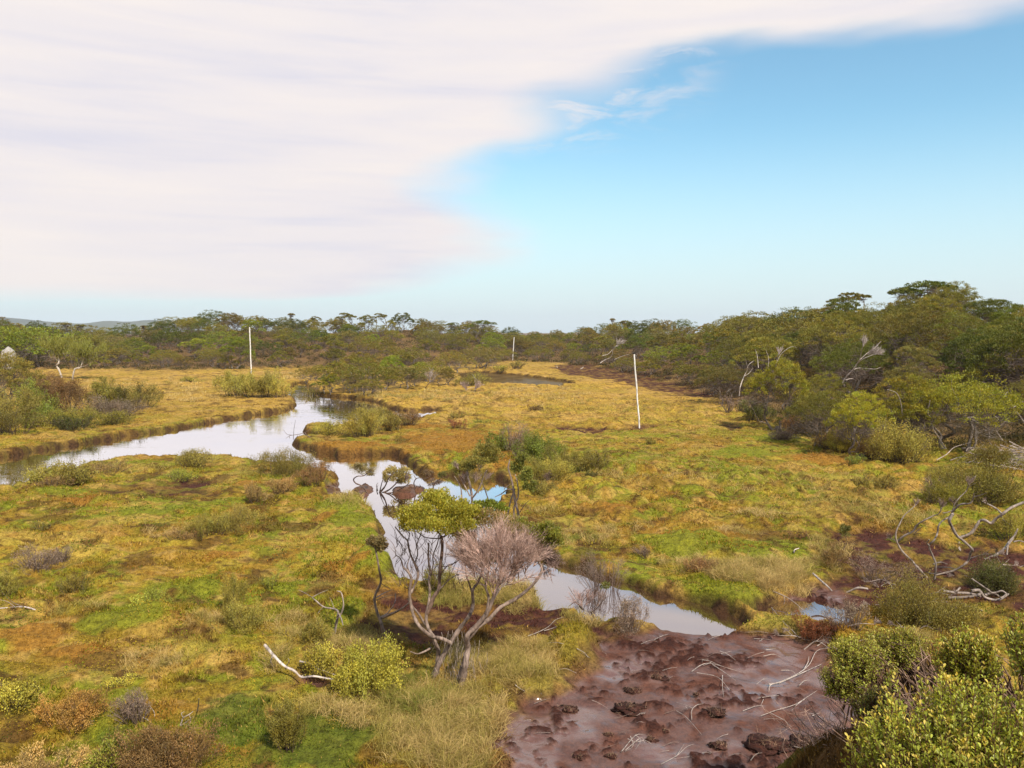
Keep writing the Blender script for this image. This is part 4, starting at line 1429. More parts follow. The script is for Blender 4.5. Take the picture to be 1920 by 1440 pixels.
    for px, py, ax, az, L, dd in [(938, 1085, -0.35, 1, 0.30, -0.1), (930, 1095, -0.7, 1, 0.32, -0.2), (940, 1074, 0.0, 1, 0.30, 0.0), (950, 1085, 0.35, 1, 0.30, 0.1), (970, 1060, 0.3, 1, 0.24, 0.1), (918, 1072, -0.5, 1, 0.26, -0.25), (905, 1074, -0.4, 1, 0.24, 0.2),
                                  (958, 1080, 0.7, 1, 0.27, 0.0), (925, 1082, -0.15, 1, 0.30, 0.3), (975, 1058, 0.8, 1, 0.2, 0.2), (945, 1060, 0.15, 1, 0.22, -0.2), (900, 1060, -0.6, 1, 0.18, 0.0), (932, 1108, 0.5, 0.9, 0.26, 0.0), (950, 1096, 0.9, 0.7, 0.26, 0.1), (912, 1100, -0.6, 0.9, 0.24, -0.1), (985, 1075, 0.2, 1, 0.22, 0.15), (925, 1120, 0.2, 1, 0.24, -0.2), (1000, 1062, 0.5, 1, 0.2, 0.2), (884, 1062, -0.8, 0.9, 0.22, 0.0), (890, 1080, -0.7, 0.8, 0.22, 0.1)]:
        fan(fb, P(px, py, D + dd), (ax, rng.normal() * 0.35, az), L * 1.3, rng, 4, (4, 2, 2, 2), 0.009, 0.52, 0.14, tuple(np.array(pk) * rng.uniform(0.8, 1.15)))
    # grey twig skirt under the end clump
    for i in range(7):
        fan(fb, P(1016 + rng.normal() * 5, 1050 + rng.normal() * 6, D + 0.3), (0.8, rng.normal() * 0.5, rng.normal() * 0.5), 0.16, rng, 3, (4, 3, 4), 0.006, 0.7, -0.05, (0.26, 0.18, 0.155))
    r = empty('paperbark_tree', g, 'gnarled grey tree with leafy cap and pink bare twigs beside the red mud', 'tree')
    for b in (tb, t2, cb, fb):
        shift(b, g)
    tb.build('trunk', M_BARK, r, True)
    t2.build('trunk', M_BARK, r, True)
    cb.build('crown', M_LEAF_NEAR, r)
    fb.build('bare_twigs', M_BARK, r)


hero_tree()


def traced_tree(name, base, paths, clumps, label, cat='tree', fans=(), col=GREYB, leafc=(0.2, 0.21, 0.04), lsize=0.035, seed=1, dmul=0.03, mat=None, depth=None, sides=5):
    """one plant from traced limbs (points with widths in pixels), leaf clumps and twig fans"""
    rng = np.random.default_rng(seed)
    g = drop(*base)
    if depth:
        g = P(base[0], base[1], depth)
    D = g[1]
    tb, cb, fb = Buf(), Buf(), Buf()
    for p in paths:
        pts, w0, w1 = p[0], p[1], p[2]
        c = p[3] if len(p) > 3 else col
        e = rng.normal() * dmul * D
        q = trace(pts, D, D + e, rng, 0.006 * D * 0.3, 4)
        tube(tb, q, wpx(w0, D), wpx(w1, D), sides, np.asarray(c) * (0.85 + 0.3 * rng.random()), 0.3, rng)
    for c in clumps:
        px, py, rx, ry, n = c[:5]
        blob(cb, px, py, rx, ry, D + rng.normal() * dmul * D * 0.5, int(n * 1.5), lsize, c[5] if len(c) > 5 else leafc, rng, 14)
    for f in fans:
        px, py, ax, az, Lpx, k = f[:6]
        fan(fb, P(px, py, D), (ax, rng.normal() * 0.4, az), Lpx / F * D, rng, 3, (k, 3, 3), 0.00035 * D, 0.55, 0.1, f[6] if len(f) > 6 else (0.30, 0.22, 0.185))
    for b in (tb, cb, fb):
        if b.n:
            shift(b, g)
    if not cb.n and not fb.n:
        o = tb.build(name, mat or M_DEAD, None, True)
        o.location = g
        return tag(o, label, cat)
    r = empty(name, g, label, cat)
    tb.build('trunk', mat or M_BARK, r, True)
    if cb.n:
        cb.build('crown', M_LEAF, r)
    if fb.n:
        fb.build('bare_twigs', M_BARK, r)
    return r


# small trees round the hero tree and the pools
traced_tree('small_tree', (724, 1206), [([(724, 1206), (718, 1182), (712, 1160), (708, 1151), (702, 1122), (714, 1092), (711, 1070), (706, 1040), (702, 1022)], 11, 5), ([(712, 1160), (738, 1149), (755, 1140), (768, 1130)], 9, 5),
            ([(712, 1158), (728, 1148), (740, 1130), (742, 1112)], 4, 2), ([(703, 1122), (720, 1112), (736, 1106)], 4, 1.5), ([(706, 1125), (725, 1118), (738, 1116)], 3, 1), ([(712, 1092), (724, 1100), (740, 1108)], 2.5, 1)],
            [(704, 1016, 21, 19, 900, (0.24, 0.185, 0.08)), (716, 1024, 11, 12, 300, (0.17, 0.115, 0.06))], 'thin crooked tree with a small round brownish head beside the gnarled tree', seed=5, fans=[(704, 1030, -0.6, 0.6, 16, 6), (708, 1030, 0.5, 0.8, 12, 6)], lsize=0.03)
traced_tree('small_tree', (886, 948), [([(886, 950), (884, 925), (880, 905), (876, 885), (880, 868)], 9, 5), ([(881, 930), (872, 912), (866, 900), (860, 890)], 5, 2), ([(884, 936), (896, 920), (905, 900), (912, 882)], 6, 3), ([(866, 935), (864, 915), (858, 902), (852, 893)], 5, 2), ([(915, 935), (908, 915), (902, 900)], 4, 2)],
            [(905, 862, 30, 20, 1100), (880, 870, 26, 15, 700), (925, 852, 20, 16, 550), (864, 880, 18, 12, 360), (912, 842, 22, 12, 400)], 'stunted tree with yellow green head and grey legs in the blue pool', seed=6, leafc=(0.33, 0.30, 0.06), lsize=0.05,
            fans=[(872, 905, -0.3, 1, 14, 6), (890, 905, 0.2, 1, 16, 7), (910, 900, 0.5, 1, 14, 6), (860, 880, -0.7, 0.7, 12, 6), (898, 880, 0.3, 0.8, 12, 6)])
traced_tree('small_tree', (972, 985), [([(974, 990), (972, 965), (966, 940), (962, 915), (958, 895), (953, 878), (956, 862)], 10, 4), ([(964, 975), (964, 950), (972, 930), (970, 905), (966, 890)], 6, 3), ([(950, 985), (952, 965), (956, 945), (962, 925)], 7, 4),
            ([(966, 918), (952, 918), (940, 926), (928, 932)], 5, 2, DARKB), ([(962, 905), (948, 914), (945, 918)], 3, 1.5, DARKB), ([(975, 960), (985, 945), (996, 935)], 3, 1.2)],
            [(970, 872, 17, 15, 520), (985, 890, 20, 15, 560), (994, 910, 16, 15, 400), (978, 858, 11, 10, 220)], 'half dead tree with peeling trunk and leafy side over the pool bank', seed=7, leafc=(0.25, 0.27, 0.05), lsize=0.045)
traced_tree('small_tree', (684, 922), [([(688, 924), (680, 912), (667, 906), (663, 899), (670, 893), (682, 892), (690, 886)], 5, 2.5, DARKB), ([(682, 892), (672, 884), (668, 876)], 2.5, 1.2), ([(688, 888), (696, 882), (700, 876)], 2, 1)],
            [(674, 878, 12, 10, 200), (694, 886, 12, 8, 200)], 'little twisted tree on the mud islet in the channel', seed=8, leafc=(0.20, 0.16, 0.06), lsize=0.045)
traced_tree('small_tree', (716, 926), [([(712, 924), (722, 912), (728, 898), (738, 886)], 6, 2, DARKB * .6), ([(714, 925), (730, 918), (744, 905), (758, 890)], 6, 2, DARKB * .6), ([(712, 922), (716, 905), (722, 890)], 4, 1.5, DARKB * .6), ([(720, 926), (740, 922), (756, 914), (768, 905)], 4, 1.5, DARKB * .6),
            ([(708, 920), (706, 910), (709, 905)], 3, 1, DARKB * .6)], [(742, 886, 25, 14, 800), (752, 898, 20, 16, 520), (728, 896, 14, 14, 320)], 'dark stemmed leaning bush growing out of the channel water', 'shrub', seed=9, leafc=(0.30, 0.235, 0.08), lsize=0.05, fans=[(735, 900, 0.2, 1, 12, 6), (760, 900, 0.5, 0.6, 10, 6)])
traced_tree('small_tree', (780, 916), [([(779, 916), (776, 906), (780, 898), (786, 896), (798, 897), (808, 892)], 3.5, 1.5, DARKB), ([(780, 898), (776, 890), (780, 886)], 2, 1)], [(802, 886, 10, 7, 140)], 'bent twiggy sapling beside the leaning bush in the channel', seed=10, leafc=(0.24, 0.17, 0.09), lsize=0.04)
traced_tree('small_tree', (810, 920), [([(812, 920), (812, 908), (806, 900)], 4, 2, DARKB), ([(812, 910), (822, 900), (830, 894)], 3, 1.5, DARKB)], [(830, 891, 9, 7, 200, (0.19, 0.18, 0.04)), (814, 906, 15, 9, 260, (0.24, 0.16, 0.11))], 'small brown and green shrublet at the pool before the stunted tree', 'shrub', seed=11, lsize=0.04)
traced_tree('small_tree', (1585, 1042), [([(1585, 1046), (1582, 1030), (1588, 1016), (1584, 1004)], 3, 1.5, DARKB)], [(1584, 995, 15, 11, 380)], 'lollipop sapling with round head on the peat edge', seed=12, leafc=(0.15, 0.145, 0.04), lsize=0.035)
traced_tree('small_tree', (1100, 1150), [([(1104, 1152), (1092, 1140), (1080, 1122), (1066, 1100)], 5, 2), ([(1104, 1150), (1120, 1140), (1132, 1124)], 6, 2), ([(1092, 1140), (1092, 1120), (1098, 1104)], 3, 1)], [(1136, 1098, 10, 9, 120)], 'low sprawling pinkish shrub at the mud edge of the pool', 'shrub', seed=13, leafc=(0.2, 0.2, 0.05),
            fans=[(1090, 1136, -0.5, 0.8, 22, 7, (0.42, 0.28, 0.24)), (1100, 1135, 0.2, 1, 20, 7, (0.42, 0.28, 0.24)), (1120, 1136, 0.5, 0.6, 20, 6)], lsize=0.03)

# ------------------------------------------------------------------ dead and fallen wood
def dead(name, base, paths, label, cat='dead branch', seed=1, col=PALE, fans=(), dmul=0.03, depth=None):
    k = 1.15 if 31 <= seed <= 38 else 0.85
    if 31 <= seed <= 38:
        col = np.asarray(col) * 0.78
    paths = [(p[0], p[1] * k, p[2] * k * 0.9) + tuple(p[3:]) for p in paths]
    return traced_tree(name, base, paths, [], label, cat, fans, col, seed=seed, dmul=dmul, mat=M_DEAD, depth=depth)


dead('dead_tree', (630, 1190), [([(626, 1192), (630, 1172), (634, 1149), (627, 1142), (607, 1138), (592, 1126), (585, 1120)], 11, 4), ([(632, 1160), (640, 1150), (644, 1133), (640, 1112), (632, 1108)], 8, 3), ([(634, 1149), (640, 1160), (643, 1172)], 6, 4), ([(585, 1120), (572, 1112), (560, 1106)], 3, 1.2), ([(585, 1120), (600, 1112), (615, 1106)], 3, 1),
     ([(627, 1142), (622, 1128), (618, 1120)], 3, 1), ([(607, 1138), (600, 1144), (596, 1150)], 3, 1)], 'grey forked dead tree stub on the moss beside the thin crooked tree', 'dead tree', 21, PALE * .85)
dead('fallen_log', (600, 1270), [([(496, 1209), (512, 1228), (532, 1248), (552, 1258), (566, 1270), (588, 1268), (612, 1272), (636, 1276)], 12, 6), ([(562, 1240), (580, 1244), (600, 1256), (620, 1262), (636, 1270)], 7, 4), ([(566, 1268), (590, 1256), (606, 1254)], 5, 2), ([(536, 1250), (542, 1240), (540, 1234)], 5, 1.5), ([(512, 1228), (508, 1240), (512, 1250)], 6, 3)],
     'bleached fallen log with branched end lying on bare red soil', 'log', 22, WHITE, depth=None)
dead('fallen_branch', (60, 1146), [([(-20, 1142), (10, 1140), (45, 1138), (66, 1144), (82, 1153)], 4, 8), ([(45, 1138), (25, 1130), (5, 1112)], 3, 1), ([(30, 1139), (14, 1128), (-4, 1124)], 2, 1)], 'pale fallen branch on the moss at the photo edge', 'dead branch', 23, WHITE)
dead('fallen_branch', (245, 1350), [([(165, 1358), (200, 1348), (225, 1342), (250, 1339), (268, 1345), (290, 1355)], 4, 6), ([(170, 1352), (195, 1352), (215, 1346)], 3, 1.5), ([(268, 1345), (284, 1352), (290, 1338), (280, 1322)], 3, 1.2), ([(210, 1380), (222, 1360), (240, 1344)], 2.5, 1)], 'bent pale branch lying before the large brown heathy shrub', 'dead branch', 24, WHITE)
dead('root_knot', (350, 1362), [([(338, 1360), (344, 1346), (354, 1340), (362, 1334)], 5, 2), ([(340, 1360), (352, 1352), (362, 1344)], 4, 2), ([(344, 1346), (340, 1338), (346, 1334)], 3, 1.5), ([(352, 1362), (358, 1350), (354, 1340)], 3, 1.5)], 'small white knot of roots above the brown heath', 'dead branch', 25, WHITE)
dead('dead_stick', (371, 1332), [([(370, 1334), (372, 1320), (373, 1310)], 5, 3)], 'short upright white stick above the knot of roots', 'dead branch', 26, WHITE)
dead('driftwood', (1500, 1040), [([(1492, 1032), (1489, 1036), (1493, 1041), (1502, 1043), (1516, 1040)], 5, 3), ([(1489, 1036), (1490, 1031), (1498, 1028)], 5, 3)], 'curled white piece of driftwood on the green meadow', 'driftwood', 27, WHITE * 1.15)
dead('fallen_log', (1558, 1108), [([(1524, 1075), (1538, 1088), (1550, 1098), (1560, 1108)], 8, 5)], 'short pale log sloping to the little pool', 'log', 28, WHITE * .9)
dead('fallen_log', (1600, 1112), [([(1582, 1114), (1596, 1107), (1610, 1102), (1626, 1104)], 7, 9), ([(1560, 1118), (1574, 1122), (1590, 1126)], 4, 2)], 'thick curved grey log at the edge of the dense bush', 'log', 29, PALE)
dead('fallen_branch', (1480, 1130), [([(1404, 1128), (1412, 1118), (1414, 1106)], 6, 3), ([(1448, 1108), (1472, 1118), (1490, 1130), (1506, 1144)], 3.5, 2), ([(1448, 1108), (1436, 1112), (1420, 1120)], 2.5, 1), ([(1440, 1130), (1462, 1160), (1478, 1180), (1500, 1200)], 2.5, 1.2), ([(1470, 1118), (1474, 1140), (1482, 1152)], 2, 1)], 'thin arched branch trailing into the little pool', 'dead branch', 30, PALE,
     fans=[(1440, 1140, -0.6, 0.5, 16, 7, (0.36, 0.28, 0.25))])
dead('log_tangle', (1840, 1122), [([(1768, 1108), (1790, 1111), (1820, 1113), (1838, 1118)], 8, 7), ([(1778, 1121), (1806, 1120), (1830, 1117), (1840, 1112)], 8, 8), ([(1822, 1108), (1836, 1107), (1844, 1118), (1858, 1124), (1874, 1124), (1890, 1114)], 9, 7), ([(1846, 1116), (1862, 1112), (1876, 1120), (1892, 1126)], 7, 5), ([(1850, 1104), (1862, 1112), (1878, 1108), (1886, 1114), (1876, 1122)], 6, 4),
     ([(1822, 1085), (1838, 1096), (1850, 1104)], 4, 4), ([(1854, 1126), (1866, 1136), (1880, 1140)], 8, 5), ([(1800, 1102), (1794, 1108), (1786, 1110)], 6, 3), ([(1870, 1140), (1876, 1152), (1870, 1162)], 4, 2)], 'tangle of smooth grey logs behind the leafy bushes', 'log', 31, PALE * .95, dmul=0.012)
dead('fallen_branch', (1800, 1160), [([(1780, 1155), (1800, 1160), (1812, 1172), (1822, 1188)], 9, 6)], 'brown log end sticking out below the tangle', 'log', 32, GREYB)
# twisted limbs of the dying trees at the peat edge
dead('dead_tree', (1752, 1086), [([(1752, 1088), (1755, 1060), (1750, 1045), (1742, 1024), (1752, 1012), (1758, 998), (1760, 985), (1768, 976), (1778, 970), (1785, 960), (1790, 945), (1800, 932), (1812, 920), (1817, 906), (1830, 892)], 6, 2), ([(1742, 1024), (1738, 1018), (1742, 1012)], 5, 3), ([(1785, 960), (1800, 946), (1818, 944), (1824, 936), (1826, 926)], 6, 3), ([(1826, 932), (1840, 928), (1850, 924)], 3, 1.2),
     ([(1814, 915), (1824, 908), (1830, 906)], 2, 1), ([(1768, 962), (1778, 960), (1790, 954)], 3, 1.5)], 'tallest twisted grey dead tree rising from the peat', 'dead tree', 33, PALE * .85, fans=[(1816, 910, 0.3, 1, 12, 6), (1790, 945, -0.5, 1, 10, 5)])
dead('dead_tree', (1738, 1082), [([(1738, 1084), (1724, 1068), (1710, 1052), (1697, 1040), (1687, 1027), (1680, 1010), (1681, 995), (1688, 980), (1695, 967), (1708, 955), (1718, 946)], 7, 2), ([(1684, 1014), (1696, 1004), (1712, 996), (1720, 984), (1732, 976), (1748, 968), (1760, 963), (1766, 952)], 6, 2.5), ([(1714, 1000), (1724, 992), (1730, 986)], 3, 1.5), ([(1684, 1016), (1676, 1012), (1662, 1008)], 2.5, 1)],
     'leaning forked pale dead tree nearest the green meadow', 'dead tree', 34, PALE, fans=[(1764, 955, 0.2, 1, 14, 6), (1716, 948, 0.6, 0.8, 10, 5), (1672, 1012, -0.8, 0.5, 10, 6)])
dead('dead_tree', (1756, 1080), [([(1755, 1078), (1772, 1074), (1788, 1070), (1806, 1060), (1816, 1050), (1820, 1036), (1823, 1030), (1808, 1016), (1794, 1004), (1785, 988), (1780, 976), (1786, 964)], 5, 9), ([(1740, 1074), (1752, 1076), (1764, 1072)], 4, 2), ([(1750, 1058), (1764, 1054), (1776, 1058)], 3.5, 2), ([(1760, 1064), (1778, 1064), (1790, 1066)], 4, 2)], 'dark curving dead limb looping over the peat', 'dead tree', 35, PALE * .7)
dead('dead_tree', (1800, 1006), [([(1800, 1008), (1812, 1004), (1822, 998), (1832, 984), (1838, 976), (1848, 976), (1858, 981), (1868, 972), (1882, 962), (1896, 952), (1920, 942), (1960, 930)], 8, 8), ([(1879, 964), (1868, 954), (1854, 946), (1845, 942)], 6, 3), ([(1850, 944), (1848, 938), (1842, 940)], 4, 2), ([(1876, 966), (1884, 978), (1898, 986), (1906, 998), (1900, 1012)], 5, 3)], 'long bare grey limb reaching out of the photo edge', 'dead tree', 36, PALE, fans=[(1848, 940, -0.6, 0.5, 8, 5)])
dead('dead_tree', (1848, 1048), [([(1846, 1050), (1868, 1040), (1882, 1030), (1892, 1016), (1902, 1004), (1908, 992)], 8, 5), ([(1888, 1040), (1890, 1024), (1900, 1010)], 5, 3), ([(1900, 1016), (1912, 1014), (1930, 1020)], 4, 3)], 'low slanting grey trunk behind the dark green bush', 'dead tree', 37, PALE * .9)
dead('dead_stump', (1798, 1032), [([(1799, 1034), (1798, 1022), (1800, 1010)], 9, 7)], 'short pale stump under the looping limb', 'stump', 38, PALE)
# dead limbs among the far scrub
dead('dead_tree', (1583, 715), [([(1580, 718), (1588, 705), (1600, 693), (1607, 682), (1613, 673)], 5, 3.5), ([(1607, 682), (1620, 672), (1640, 664), (1655, 656)], 3, 1.2), ([(1612, 675), (1626, 662), (1640, 652), (1652, 640)], 3, 1.2), ([(1613, 673), (1616, 655), (1622, 640), (1618, 632)], 3, 1), ([(1600, 693), (1612, 690), (1640, 692), (1652, 688)], 2.5, 1), ([(1586, 712), (1598, 710), (1606, 714)], 2.5, 1)], 'windswept fan of bleached dead limbs on the hill slope', 'dead tree', 41, WHITE * 1.15, fans=[(1625, 665, 0.7, 0.8, 16, 8, (0.5, 0.43, 0.4)), (1618, 650, 0.5, 0.9, 14, 7, (0.5, 0.43, 0.4)), (1640, 665, 0.9, 0.4, 12, 6, (0.5, 0.43, 0.4))], depth=44)
dead('dead_tree', (1388, 740), [([(1386, 742), (1388, 725), (1394, 708), (1400, 696), (1404, 684), (1414, 676)], 4, 1.5), ([(1396, 705), (1404, 700), (1412, 690)], 2.5, 1), ([(1402, 690), (1398, 676), (1396, 668)], 2, 1)], 'slim crooked white dead tree left of the round yellow tree', 'dead tree', 42, WHITE * .9, depth=50)
dead('dead_tree', (1440, 690), [([(1440, 692), (1441, 672), (1436, 656)], 3, 1.2), ([(1455, 690), (1458, 668), (1470, 645)], 3, 1.2), ([(1456, 680), (1466, 662), (1484, 650), (1494, 652)], 2.5, 1), ([(1422, 690), (1420, 668), (1416, 655)], 2.5, 1)], 'cluster of thin white dead stems behind the round yellow tree', 'dead tree', 43, WHITE * .9, depth=52, fans=[(1460, 665, 0.5, 1, 10, 6, (0.5, 0.43, 0.4))])
dead('dead_tree', (1515, 800), [([(1530, 806), (1524, 790), (1516, 776), (1512, 760), (1514, 745)], 3.5, 1.5), ([(1516, 776), (1526, 764), (1532, 756)], 2.5, 1), ([(1522, 786), (1530, 778), (1540, 772)], 2, 1)], 'thin pale dead tree between the two yellow capped trees', 'dead tree', 44, WHITE * .85, depth=41)
dead('dead_tree', (1770, 842), [([(1774, 842), (1760, 820), (1750, 804), (1748, 785), (1740, 775), (1744, 750)], 4, 1.5), ([(1790, 775), (1798, 755), (1786, 730), (1784, 712)], 3, 1.2), ([(1692, 785), (1690, 760), (1682, 738), (1664, 730)], 4, 1.5)], 'slanting white dead stems through the wide yellow green tree', 'dead tree', 45, WHITE * .9, depth=32)
dead('dead_tree', (1915, 800), [([(1925, 800), (1912, 780), (1900, 764), (1893, 748), (1884, 742), (1890, 734)], 5, 3), ([(1900, 764), (1912, 756), (1926, 750)], 4, 2), ([(1893, 748), (1896, 738), (1892, 728)], 2.5, 1)], 'white forked dead tree against the dark scrub at the photo edge', 'dead tree', 46, WHITE, depth=34)
dead('dead_tree', (1872, 825), [([(1880, 826), (1868, 808), (1866, 795), (1872, 786), (1862, 778)], 4, 2)], 'kinked pale stem beside the white forked dead tree', 'dead tree', 47, WHITE * .9, depth=34)
dead('dead_tree', (1854, 820), [([(1855, 822), (1854, 800), (1851, 770), (1850, 755)], 6, 4)], 'straight grey trunk near the pile of brush', 'dead tree', 48, PALE * .8, depth=34)
dead('fallen_branch', (1126, 682), [([(1125, 681), (1134, 675), (1146, 669), (1150, 655), (1158, 646), (1166, 640)], 3, 1.2), ([(1129, 667), (1140, 664), (1148, 656)], 2.5, 1.2), ([(1129, 668), (1129, 674)], 2, 1.5), ([(1136, 664), (1134, 654)], 1.5, 1), ([(1152, 674), (1166, 668), (1180, 664)], 2, 1)], 'bleached fallen tree crown behind the top of the nearest pole', 'dead branch', 49, WHITE, depth=95, fans=[(1156, 650, 0.5, 0.9, 12, 6, (0.45, 0.4, 0.37))])
dead('driftwood', (1091, 692), [([(1088, 692), (1092, 690), (1094, 688)], 3, 2)], 'tiny white driftwood on the far golden bank', 'driftwood', 50, WHITE, depth=100)
dead('dead_stick', (1044, 690), [([(1042, 690), (1041, 684)], 1.6, 1), ([(1045, 690), (1044, 685)], 1.4, 1)], 'pale stick standing on the far red peat bank', 'dead branch', 51, WHITE, depth=100)
dead('dead_tree', (666, 735), [([(666, 735), (665, 722), (657, 712), (654, 700), (658, 698), (662, 712)], 2.4, 1.2), ([(666, 724), (674, 718), (677, 712)], 2, 1)], 'small white dead tree at the water end of the island', 'dead tree', 52, WHITE * .9, depth=66)
dead('dead_tree', (700, 735), [([(704, 737), (701, 726), (698, 715)], 2, 1), ([(690, 735), (688, 722), (694, 712)], 2, 1), ([(712, 734), (708, 720)], 1.6, 1)], 'group of pale bare stems on the island front', 'dead tree', 53, WHITE * .85, depth=66, fans=[(700, 722, 0, 1, 10, 5, (0.42, 0.36, 0.33))])
dead('fallen_branch', (800, 728), [([(796, 730), (803, 720), (812, 713), (826, 710)], 3, 1.2), ([(803, 720), (800, 712), (792, 708)], 2, 1), ([(806, 718), (816, 708), (822, 700)], 2, 1)], 'dark arched dead branch on the island', 'dead branch', 54, GREYB, depth=70, fans=[(806, 716, 0.2, 1, 16, 7, (0.42, 0.36, 0.33))])
dead('fallen_branch', (880, 735), [([(895, 716), (890, 708), (886, 702)], 1.8, 1), ([(893, 714), (897, 704)], 1.8, 1), ([(868, 735), (880, 728), (900, 726)], 1.8, 1)], 'pale pinkish brushwood on the bank before the dark pond', 'dead branch', 55, WHITE * .85, depth=66, fans=[(875, 732, -0.3, 1, 14, 7, (0.45, 0.34, 0.3)), (890, 732, 0.5, 0.8, 14, 7, (0.45, 0.34, 0.3))])
dead('fallen_branch', (562, 822), [([(550, 824), (551, 806), (554, 788)], 2, 1, DARKB), ([(582, 820), (574, 815), (572, 811), (562, 814), (548, 816), (543, 817), (543, 822)], 3, 1.5, DARKB), ([(548, 816), (538, 814), (532, 806)], 1.8, 1, DARKB), ([(572, 811), (580, 806), (584, 800)], 2, 1, DARKB), ([(543, 817), (536, 822)], 1.5, 1, DARKB)], 'dark drowned branch sticking out of the water at the peninsula tip', 'dead branch', 56, DARKB, depth=34)


def strewn_branches():
    rng = np.random.default_rng(91)
    for i in range(22):
        if i < 11:
            px, py = rng.uniform(1530, 1730), rng.uniform(1075, 1185)
        elif i < 17:
            px, py = rng.uniform(1770, 1910), rng.uniform(1030, 1150)
        else:
            px, py = rng.uniform(1500, 1600), rng.uniform(1180, 1250)
        l = rng.uniform(25, 60)
        a = rng.uniform(-0.5, 0.5) + (math.pi if rng.random() < 0.5 else 0)
        p0 = (px, py)
        p1 = (px + math.cos(a) * l * 0.5 + rng.normal() * 3, py - abs(rng.normal()) * 6 - 4)
        p2 = (px + math.cos(a) * l, py + math.sin(a) * l * 0.25 - abs(rng.normal()) * 8)
        p3 = (p1[0] + math.cos(a) * l * 0.35, p1[1] - rng.uniform(6, 18))
        dead('fallen_branch', p0, [([p0, p1, p2], rng.uniform(3, 6), 1.5), ([p1, p3], 2.5, 1)], 'grey dead branch strewn over the peat and brushwood beside the mud', 'dead branch', 600 + i, PALE * rng.uniform(0.7, 1.15), fans=[(p2[0], p2[1], math.cos(a), 0.4, 9, 5, (0.32, 0.25, 0.22))])['group'] = 'dead branches strewn over the peat'


strewn_branches()


def brush_pile():
    rng = np.random.default_rng(61)
    g = drop(1890, 872)
    b = Buf()
    for i in range(150):
        c = np.array([rng.normal() * 0.75, rng.normal() * 0.6, 0.05 + 0.55 * rng.random() ** 1.5])
        a = rng.normal() * 0.5
        d = norm(np.array([math.cos(a), math.sin(a) * rng.choice([-1, 1]), rng.normal() * 0.25]))
        L = 0.25 + 0.6 * rng.random()
        tube(b, limb(c - d * L, c + d * L, rng, 0.05, 0, 4), 0.012 + 0.016 * rng.random(), 0.006, 4, PALE * (0.5 + 0.7 * rng.random()), 0.2, rng)
    o = b.build('brush_pile', M_DEAD, None, True)
    o.location = g
    tag(o, 'heap of grey dead brushwood at the foot of the hill', 'brush pile')


brush_pile()


# sticks and litter lying on the mud
def stick_on_mud(paths, label, seed, w=3.0, group=None, col=WHITE, name='stick'):
    rng = np.random.default_rng(seed)
    b = Buf()
    g = None
    for pts in paths:
        q = []
        for i, p in enumerate(pts):
            a = drop(p[0], p[1])
            a[2] += 0.032 + (0.012 * math.sin(math.pi * i / max(len(pts) - 1, 1)) if len(pts) > 2 else 0)
            q.append(a)
        if g is None:
            g = q[0].copy()
        q = catmull(np.array(q), 4) - g
        D = g[1]
        tube(b, q, wpx(w, D) * (0.8 + 0.4 * rng.random()), wpx(w, D) * 0.35, 4, col * (0.75 + 0.35 * rng.random()), 0.2, rng)
    o = b.build(name, M_DEAD, None, True)
    o.location = g
    return tag(o, label, 'stick', group)


def Z8(*p):
    return [(1000 + x / 2.087, 1040 + y / 2.087) for x, y in p]


